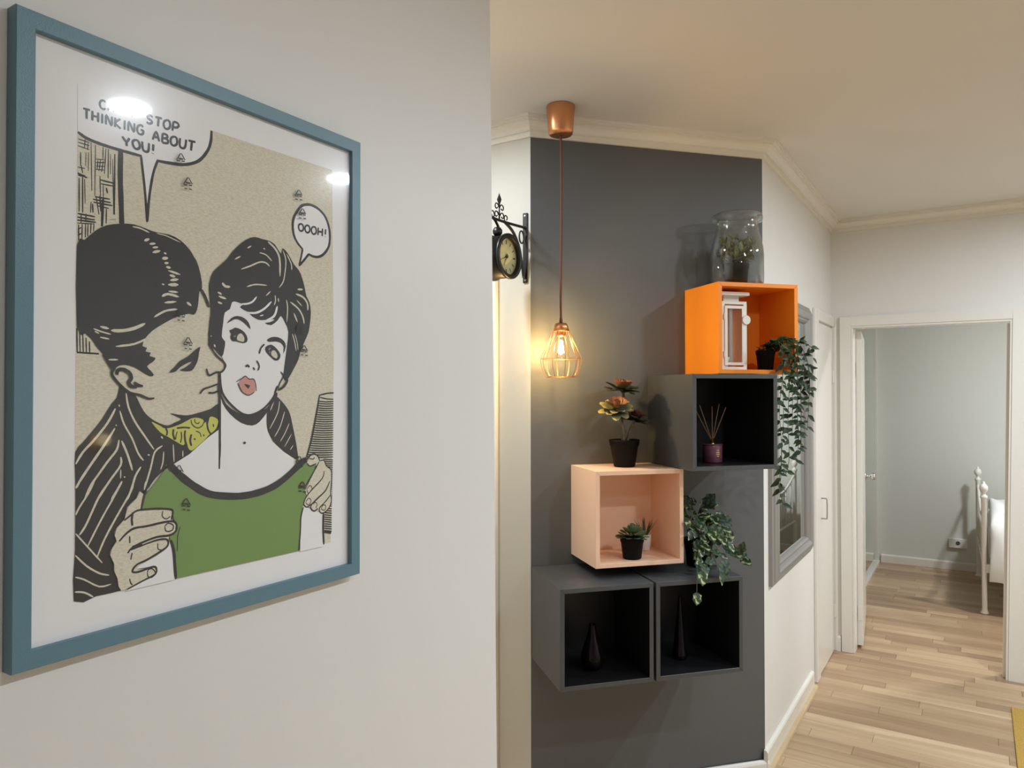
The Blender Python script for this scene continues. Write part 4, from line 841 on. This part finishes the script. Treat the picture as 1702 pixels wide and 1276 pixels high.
bm = lathe([(0, -0.002), (0.017, -0.002), (0.0185, 0), (0.017, 0.002), (0, 0.002)], 24); bmesh.ops.rotate(bm, verts=bm.verts[:], cent=(0, 0, 0), matrix=Matrix.Rotation(PI / 2, 3, 'X')); bmesh.ops.translate(bm, verts=bm.verts[:], vec=(0.049, fy - 0.0075, 0.195))
obj('latch', bm, wm, t)
for sx in (-1, 1): obj('side_pane', B(sx * (LW - 0.004) - .0008, sx * (LW - 0.004) + .0008, -LW + .008, LW - .008, 0.013, LH - 0.013), M['pane'], t)
obj('side_pane', B(-LW + .014, LW - .014, LW - .006, LW - .0045, 0.013, LH - 0.013), M['pane'], t)
t = empty('candle_cup', G(0.752, 0.150, ZO_ + TH + 0.0133), ARZ); tag(t, 'small white cup standing inside the white lantern', 'cup')
pot(t, 0.019, 0.025, 0.040, M['whiteplastic'])

# ---- reed diffuser
t = empty('reed_diffuser', G(0.655, 0.230, ZU + TH + 0.0005), ARZ); tag(t, 'plum glass reed diffuser with gold collar in the dark cube', 'diffuser')
M['plum'] = mat('plum_glass', srgb(108, 64, 80), 0.2, coat=0.4)
M['reed'] = mat('reed_stick', srgb(124, 92, 62), 0.7)
pr = [(0, 0), (0.035, 0), (0.0375, 0.003), (0.0375, 0.064), (0.036, 0.067), (0, 0.067)]
obj('bottle', lathe(pr, 32), M['plum'], t, True)
obj('lid', lathe([(0, 0.0672), (0.0385, 0.0672), (0.0395, 0.0685), (0.0385, 0.070), (0, 0.070)], 32), M['plum'], t, True)
obj('collar', lathe([(0.0105, 0.0702), (0.0105, 0.074), (0.007, 0.075), (0.0065, 0.092), (0.004, 0.0925), (0.004, 0.0702)], 20), M['gold'], t, True)
for tx, ty, tz in ((-0.070, 0.012, 0.212), (-0.064, -0.02, 0.218), (0.012, 0.02, 0.212), (0.036, 0.01, 0.222), (0.052, -0.012, 0.210)):
    obj('reed', tube([(-tx * 0.035, -ty * .03, 0.072), (tx, ty, tz)], 0.0015, 6), M['reed'], t)
for k, (w1, z1) in enumerate(((0.010, 0.046), (0.016, 0.038), (0.016, 0.031), (0.009, 0.024))):
    bm = bmesh.new()
    for j in range(5 if k in (1, 2) else 3):
        n_ = 5 if k in (1, 2) else 3
        a0 = -PI / 2 + 0.08 + (j - n_ / 2) * 0.085; a1 = a0 + 0.055; R_ = 0.0378
        vs = [bm.verts.new((R_ * math.cos(a), R_ * math.sin(a), z)) for a, z in ((a0, z1), (a1, z1), (a1, z1 + .0032), (a0, z1 + .0032))]; bm.faces.new(vs)
    stuff(obj('label_print', bm, M['gold'], t))

# ---- dark glass vases
M['vase'] = mat('dark_plum_glass', srgb(18, 8, 10), 0.05, spec=0.2)
t = empty('teardrop_vase', G(0.171, 0.212, ZL + TH + 0.0005), ARZ); tag(t, 'dark plum glass teardrop vase in the lowest left cube', 'vase')
obj('vase_body', lathe([(0, 0), (0.026, 0), (0.038, 0.012), (0.0435, 0.035), (0.040, 0.060), (0.030, 0.090), (0.020, 0.118), (0.014, 0.145), (0.0118, 0.158), (0.0125, 0.162), (0.010, 0.162), (0.0095, 0.150), (0.012, 0.12), (0, 0.08)], 32), M['vase'], t, True)
t = empty('bottle_vase', G(0.531, 0.200, ZL + TH + 0.0005), ARZ); tag(t, 'tall slender dark plum glass vase in the lower right cube', 'vase')
obj('vase_body', lathe([(0, 0), (0.024, 0), (0.029, 0.006), (0.029, 0.016), (0.025, 0.030), (0.021, 0.070), (0.016, 0.120), (0.011, 0.165), (0.007, 0.205), (0.005, 0.230), (0.0058, 0.234), (0.0038, 0.234), (0.004, 0.20), (0, 0.15)], 32), M['vase'], t, True)

# ---------------------------------------------------------------- pendant lamp
pd = empty('pendant_lamp', G(0.071, 0.157, CEIL), ARZ); tag(pd, 'copper pendant lamp with a wire cage and glowing bulb', 'pendant lamp')
obj('canopy', lathe([(0, -0.0005), (0.052, -0.0005), (0.0535, -0.004), (0.0465, -0.098), (0.042, -0.108), (0.030, -0.111), (0, -0.112)], 36), M['copper'], pd, True)
cz = 1.875 - CEIL
obj('cord', tube(smooth_path([(0, 0, -0.11), (0.002, 0, -0.2), (0.002, 0, -0.45), (-0.001, 0, -0.7), (0, 0, cz)], 6), 0.0042, 8), M['cord'], pd, True)
obj('cord_grip', lathe([(0.0042, cz + 0.005), (0.0055, cz), (0.0065, cz - 0.016), (0, cz - 0.016)], 16), M['cord'], pd, True)
c0 = 1.860 - CEIL
obj('lamp_cap', lathe([(0.006, c0), (0.019, c0 - 0.001), (0.024, c0 - 0.006), (0.031, c0 - 0.031), (0.029, c0 - 0.031), (0.02, c0 - 0.006), (0, c0 - 0.004)], 28), M['copper'], pd, True)
obj('socket', lathe([(0.0, c0 - 0.006), (0.017, c0 - 0.006), (0.017, c0 - 0.045), (0.0135, c0 - 0.05), (0, c0 - 0.05)], 24), M['copper'], pd, True)
zt, zm, zb = 1.830 - CEIL, 1.727 - CEIL, 1.660 - CEIL
cage = [(0.030, zt), (0.040, 1.806 - CEIL), (0.056, 1.772 - CEIL), (0.070, 1.742 - CEIL), (0.0755, zm), (0.0755, 1.712 - CEIL), (0.069, 1.684 - CEIL), (0.055, zb)]
NW = 10
for k in range(NW):
    a = 2 * PI * (k + 0.3) / NW
    obj('cage_wire', tube(smooth_path([(r * math.cos(a), r * math.sin(a), z) for r, z in cage], 3), 0.0009, 6), M['wire'], pd, True)
obj('cage_ring', tube(circle_pts(0.0757, 40, zm), 0.0009, 6, closed=True), M['wire'], pd, True)
obj('cage_ring', tube(circle_pts(0.055, 40, zb), 0.0012, 6, closed=True), M['wire'], pd, True)
bz = c0 - 0.048
bulb = obj('bulb', lathe([(0.0125, bz), (0.014, bz - 0.010), (0.022, bz - 0.026), (0.029, bz - 0.042), (0.030, bz - 0.054), (0.026, bz - 0.068), (0.016, bz - 0.079), (0, bz - 0.083)], 28), M['bulbglass'], pd, True)
M['fil'] = emit('bulb_filament', (1.0, 0.62, 0.22, 1), 260.0)
for k in range(4):
    a = 2 * PI * k / 4
    obj('filament', tube([(0.006 * math.cos(a), 0.006 * math.sin(a), bz - 0.02), (0.011 * math.cos(a), 0.011 * math.sin(a), bz - 0.062)], 0.0015, 6), M['fil'], bulb)
ld = bpy.data.lights.new('bulb_lamp', 'POINT'); ld.energy = PENDANT_WATT; ld.color = (1.0, 0.66, 0.25); ld.shadow_soft_size = 0.012
lo = bpy.data.objects.new('bulb_lamp', ld); link(lo, bulb); lo.location = (0, 0, bz - 0.045)

# ---------------------------------------------------------------- station clock on a bracket
ck = empty('station_clock', (-1.490, YK, 2.30)); tag(ck, 'black iron double sided station clock on a scrolled wall bracket', 'clock')
I = M['iron']
def yz(y_, z_, x_=0.0): return (x_, y_ - YK, z_ - 2.30)
bm = B(-0.011, 0.011, -0.007, -0.0005, -0.270, 0.005, bev=0.003); obj('wall_plate', bm, I, ck)
for z_ in (-0.008, -0.258): 
    bm = lathe([(0, 0.004), (0.004, 0.003), (0.005, 0)], 12); bmesh.ops.rotate(bm, verts=bm.verts[:], cent=(0, 0, 0), matrix=Matrix.Rotation(PI / 2, 3, 'X')); bmesh.ops.translate(bm, verts=bm.verts[:], vec=(0, -0.007, z_)); obj('screw', bm, M['steel'], ck)
CY = 2.252
obj('arm', tube(smooth_path([yz(YK - 0.004, 2.247), yz(2.36, 2.243), yz(CY + 0.02, 2.240), yz(CY - 0.03, 2.240), yz(2.16, 2.243), yz(2.10, 2.246)], 4), 0.0055, 8), I, ck, True)
obj('brace', tube(smooth_path([yz(2.29, 2.240), yz(2.345, 2.215), yz(2.385, 2.17), yz(2.408, 2.11), yz(2.425, 2.05)], 5), 0.0058, 8), I, ck, True)
obj('brace', tube(smooth_path([yz(CY - 0.06, 2.247), yz(CY - 0.03, 2.235), yz(CY - 0.008, 2.215), yz(CY, 2.198)], 5), 0.005, 8), I, ck, True)
obj('ring_scroll', tube([yz(2.408 + 0.016 * math.cos(a), 2.205 + 0.024 * math.sin(a)) for a in [2 * PI * i / 18 for i in range(18)]], 0.0032, 6, closed=True), I, ck, True)
def scroll(cy_, cz_, r, a0, turns, sgn):
    n = 16; return [yz(cy_ + sgn * r * (1 - 0.6 * i / n) * math.cos(a0 + turns * 2 * PI * i / n), cz_ + r * (1 - 0.6 * i / n) * math.sin(a0 + turns * 2 * PI * i / n)) for i in range(n + 1)]
for sg in (-1, 1):
    for cy_, cz_, r, a0 in ((0.018, 2.288, 0.014, PI), (0.020, 2.258, 0.014, PI), (0.046, 2.256, 0.015, -PI / 2)):
        obj('scroll', tube(scroll(CY + sg * cy_, cz_, r, a0, -0.95, sg), 0.0024, 6), I, ck, True)
obj('finial_stem', tube([yz(CY, 2.240), yz(CY, 2.305)], 0.0032, 8), I, ck, True)
bm = lathe([(0, 0.0), (0.003, 0.002), (0.009, 0.020), (0.003, 0.036), (0, 0.046)], 8); bmesh.ops.translate(bm, verts=bm.verts[:], vec=yz(CY, 2.297)); obj('finial', bm, I, ck)
bm = lathe([(0, 0), (0.012, 0.002), (0.018, 0.012), (0.018, 0.022), (0.012, 0.032), (0, 0.034)], 16); bmesh.ops.translate(bm, verts=bm.verts[:], vec=yz(CY - 0.012, 2.178)); obj('hanger_boss', bm, I, ck, True)
CZ, CR = 2.098, 0.080; CYD = 2.236
def drum(bm, dy=0, dz=0):
    bmesh.ops.rotate(bm, verts=bm.verts[:], cent=(0, 0, 0), matrix=Matrix.Rotation(PI / 2, 3, 'Y')); bmesh.ops.translate(bm, verts=bm.verts[:], vec=yz(CYD, CZ)); return bm
obj('case', drum(lathe([(0, -0.055), (CR - 0.006, -0.055), (CR, -0.050), (CR, -0.026), (CR + 0.004, -0.023), (CR + 0.004, -0.015), (CR - 0.002, -0.012), (CR - 0.002, 0.048), (CR - 0.010, 0.048), (CR - 0.010, 0.040), (0, 0.040)], 40)), I, ck, True)
obj('bezel', drum(lathe([(CR - 0.003, 0.0485), (CR + 0.003, 0.050), (CR + 0.003, 0.058), (CR - 0.006, 0.061), (CR - 0.013, 0.058), (CR - 0.012, 0.0485)], 40)), I, ck, True)
M['dial'] = mat('aged_cream_dial', srgb(205, 198, 150), 0.5, var=0.15, vscale=30)
dl = obj('dial', drum(lathe([(0, 0.0405), (CR - 0.011, 0.0405)], 40)), M['dial'], ck)
for k in range(12):
    a = 2 * PI * k / 12; ww = 0.0035 if k % 3 else 0.006; bm = bmesh.new()
    vs = []
    for r, s_ in ((0.046, -1), (0.046, 1), (0.060, 1), (0.060, -1)):
        y_ = r * math.sin(a) + s_ * ww / 2 * math.cos(a); z_ = r * math.cos(a) - s_ * ww / 2 * math.sin(a); vs.append(bm.verts.new(yz(CYD + y_, CZ + z_, 0.0412)))
    bm.faces.new(vs); obj('numeral', bm, mat('dial_print', srgb(52, 46, 34), 0.6) if k == 0 else bpy.data.materials['dial_print'], dl)
for ang, ln, wd in ((math.radians(-152), 0.036, 0.005), (math.radians(-112), 0.052, 0.0035)):
    bm = bmesh.new(); dy_, dz_ = math.sin(ang), math.cos(ang); vs = [bm.verts.new(yz(CYD + dy_ * a + dz_ * b, CZ + dz_ * a - dy_ * b, 0.0435)) for a, b in ((-0.012, -wd / 2), (-0.012, wd / 2), (ln, wd / 5), (ln, -wd / 5))]
    bm.faces.new(vs); obj('clock_hand', bm, I, ck)
bm = lathe([(0, 0), (0.006, 0), (0.006, 0.004), (0, 0.005)], 12); drum(bm); bmesh.ops.translate(bm, verts=bm.verts[:], vec=(0.042, 0, 0)); obj('hand_boss', bm, I, ck)
obj('clock_glass', drum(lathe([(0, 0.054), (0.04, 0.0525), (CR - 0.010, 0.0488)], 40)), M['pane'], ck, True)

# ---------------------------------------------------------------- mirror on the hall wall
mr_ = empty('wall_mirror', (HX + 0.0005, 3.73, 0.76)); tag(mr_, 'tall pewter framed wall mirror beside the trailing plant', 'mirror')
MY0, MY1, MZ0, MZ1 = 3.285 - 3.73, 4.145 - 3.73, 0.0, 1.29
prof = [(0, 0), (0, 0.016), (0.012, 0.020), (0.016, 0.026), (0.026, 0.030), (0.034, 0.036), (0.052, 0.036), (0.064, 0.030), (0.070, 0.022), (0.078, 0.022), (0.086, 0.014), (0.090, 0.006), (0.090, 0)]
oc_ = [(MY0, MZ0), (MY1, MZ0), (MY1, MZ1), (MY0, MZ1)]; sg_ = [(1, 1), (-1, 1), (-1, -1), (1, -1)]
for i in range(4):
    j = (i + 1) % 4; bm = bmesh.new()
    a = [bm.verts.new((h_, oc_[i][0] + sg_[i][0] * w_, oc_[i][1] + sg_[i][1] * w_)) for w_, h_ in prof]; b = [bm.verts.new((h_, oc_[j][0] + sg_[j][0] * w_, oc_[j][1] + sg_[j][1] * w_)) for w_, h_ in prof]
    n = len(prof)
    for k in range(n): bm.faces.new((a[k], a[(k + 1) % n], b[(k + 1) % n], b[k]))
    bm.faces.new(a[::-1]); bm.faces.new(b)
    obj('frame_rail', bm, M['silver'], mr_)
e_ = 0.085; bv = 0.018
bm = bmesh.new(); o4 = [(0.004, MY0 + e_, MZ0 + e_), (0.004, MY1 - e_, MZ0 + e_), (0.004, MY1 - e_, MZ1 - e_), (0.004, MY0 + e_, MZ1 - e_)]
i4 = [(0.006, y_ + (bv if k in (0, 3) else -bv), z_ + (bv if k in (0, 1) else -bv)) for k, (x_, y_, z_) in enumerate(o4)]
vo = [bm.verts.new(p) for p in o4]; vi_ = [bm.verts.new(p) for p in i4]; bm.faces.new(vi_)
for k in range(4): bm.faces.new((vo[k], vo[(k + 1) % 4], vi_[(k + 1) % 4], vi_[k]))
obj('mirror_pane', bm, M['mirror'], mr_)

# ---------------------------------------------------------------- bedroom
wd = empty('mirrored_wardrobe', (-0.829, 5.9, 0)); tag(wd, 'sliding wardrobe door of mirror glass in a white frame, seen edge on', 'wardrobe')
obj('bottom_track', B(0, 0.04, 0, 1.76, 0, 0.03, bev=0.003), M['whitemetal'], wd)
obj('top_track', B(0, 0.04, 0, 1.76, 2.40, 2.46), M['whitemetal'], wd)
obj('stile', B(0.001, 0.03, 1.735, 1.76, 0.03, 2.40), M['whitemetal'], wd)
obj('stile', B(0.001, 0.03, 0, 0.025, 0.03, 2.40), M['whitemetal'], wd)
obj('mirror_pane', B(0.008, 0.014, 0.026, 1.734, 0.031, 2.399), M['mirror'], wd)
obj('header_panel', B(0, 0.03, 0, 1.76, 2.46, CEIL), M['gloss'], wd)

bed = empty('bed', (0.03, 6.32, 0)); tag(bed, 'white iron bed with knobbed posts in the bedroom', 'bed')
def post(px, py, parent):
    pr = [(0, 0), (0.026, 0), (0.028, 0.012), (0.020, 0.020), (0.017, 0.04), (0.017, 0.83), (0.024, 0.838), (0.024, 0.852), (0.012, 0.862), (0.012, 0.875), (0.020, 0.882), (0.028, 0.902), (0.026, 0.922), (0.014, 0.938), (0.008, 0.944), (0.010, 0.952), (0, 0.958)]
    obj('post', lathe(pr, 20, None, px, py), M['whitemetal'], parent, True)
post(0.0, 0.0, bed); post(-0.036, 1.25, bed); post(1.95, 0.0, bed)
obj('top_rail', tube(smooth_path([(0, 0.0, 0.80), (-0.008, 0.3, 0.70), (-0.017, 0.625, 0.66), (-0.026, 0.95, 0.70), (-0.036, 1.25, 0.80)], 6), 0.011, 8), M['whitemetal'], bed, True)
obj('lower_rail', tube([(0, 0, 0.34), (-0.036, 1.25, 0.34)], 0.011, 8), M['whitemetal'], bed, True)
for k in range(6):
    yy = 0.18 + 0.18 * k; zt_ = 0.66 + 0.14 * ((yy - 0.625) / 0.625) ** 2
    obj('bar', tube([(-0.0288 * yy, yy, 0.34), (-0.0288 * yy, yy, zt_)], 0.006, 6), M['whitemetal'], bed, True)
obj('side_rail', B(0, 1.95, -0.012, 0.012, 0.30, 0.36), M['whitemetal'], bed)
obj('mattress', B(0.03, 1.93, 0.03, 1.23, 0.36, 0.60, bev=0.04), M['whiteplastic'], bed)
M['linen'] = mat('white_crumpled_linen', srgb(226, 228, 226), 0.85, bump=0.5, bscale=25)
bm = bmesh.new(); prof = [(-0.055, 0.215), (-0.062, 0.30), (-0.055, 0.42), (-0.045, 0.54), (-0.02, 0.63), (0.05, 0.690), (0.2, 0.715), (0.5, 0.725), (0.8, 0.72), (1.1, 0.70), (1.22, 0.66), (1.24, 0.60)]
NX = 40; rows = []
rr = random.Random(5)
for i in range(NX + 1):
    xx = 0.045 + 1.7 * i / NX; row_ = []
    for j, (yy, zz) in enumerate(prof):
        wv = 0.012 * math.sin(xx * 34 + j * .8) + 0.010 * math.sin(xx * 61 + 1.3 * j) + rr.uniform(-.006, .006)
        x2 = xx - (0.03 * max(0, 1 - j / 3) if i == 0 else 0)
        row_.append(bm.verts.new((x2, yy + (wv if j < 6 else 0), zz + (wv * .8 if j >= 4 else (0.02 * math.sin(xx * 19) if j == 0 else 0)))))
    rows.append(row_)
rows.insert(0, [bm.verts.new((0.036, max(v.co.y, 0.0) if v.co.z > 0.5 else v.co.y + 0.012, v.co.z - 0.045 if v.co.z > 0.68 else v.co.z)) for j, v in enumerate(rows[0])])
for a, b in zip(rows, rows[1:]):
    for j in range(len(prof) - 1): bm.faces.new((a[j], a[j + 1], b[j + 1], b[j]))
dv = obj('duvet', bm, M['linen'], None, True); dv.location = (0.03, 6.32, 0.01)
sm = dv.modifiers.new('s', 'SOLIDIFY'); sm.thickness = 0.012; sm = dv.modifiers.new('u', 'SUBSURF'); sm.levels = 1; sm.render_levels = 2
tag(dv, 'crumpled white duvet draped over the bed', 'duvet')
so = empty('wall_socket', (-0.161, BY, 0.202)); tag(so, 'white wall socket box with a dark round hole near the skirting', 'socket')
obj('box', B(-0.072, 0.072, -0.032, -0.0005, 0, 0.084, bev=0.004), M['whiteplastic'], so)
bm = lathe([(0.010, 0.0), (0.016, 0.0), (0.016, 0.004), (0.010, 0.004)], 20); bmesh.ops.rotate(bm, verts=bm.verts[:], cent=(0, 0, 0), matrix=Matrix.Rotation(PI / 2, 3, 'X')); bmesh.ops.translate(bm, verts=bm.verts[:], vec=(0, -0.032, 0.046)); obj('socket_ring', bm, M['black'], so, True)
bm = lathe([(0, 0.002), (0.006, 0.002), (0.006, 0.0)], 14); bmesh.ops.rotate(bm, verts=bm.verts[:], cent=(0, 0, 0), matrix=Matrix.Rotation(PI / 2, 3, 'X')); bmesh.ops.translate(bm, verts=bm.verts[:], vec=(0, -0.0325, 0.046)); obj('pin_hole', bm, M['black'], so, True)

# ---------------------------------------------------------------- rug at the right edge
rg = empty('rug', (0.13, 2.6, 0.0003)); tag(rg, 'mustard yellow woven rug on the wood floor at the right', 'rug')
M['rug'] = mat('mustard_weave', srgb(180, 144, 70), 0.95, bump=1.0, bscale=260, var=0.25, vscale=220)
obj('rug_field', B(0.012, 1.1, 0, 1.9, 0, 0.010, bev=0.004), M['rug'], rg)
obj('bound_edge', B(0.0, 0.016, 0, 1.9, 0, 0.012, bev=0.004), M['rug'], rg)

# ---------------------------------------------------------------- wall lamp opposite the poster
wl = empty('wall_lamp', (2.4995, 2.26, 1.30)); tag(wl, 'small wall lamp with a globe shade on the right wall', 'wall lamp')
obj('base', B(-0.015, 0, -0.04, 0.04, -0.06, 0.06, bev=0.004), M['gold'], wl)
obj('arm', tube(smooth_path([(-0.015, 0, 0), (-0.06, 0, -0.01), (-0.08, 0, 0.0)], 5), 0.006, 8), M['gold'], wl, True)
bm = bmesh.new(); bmesh.ops.create_uvsphere(bm, u_segments=24, v_segments=16, radius=0.035); bmesh.ops.translate(bm, verts=bm.verts[:], vec=(-0.08, 0, 0.037)); obj('globe', bm, emit('lamp_globe', (1.0, 0.78, 0.42, 1), 9.0), wl, True)
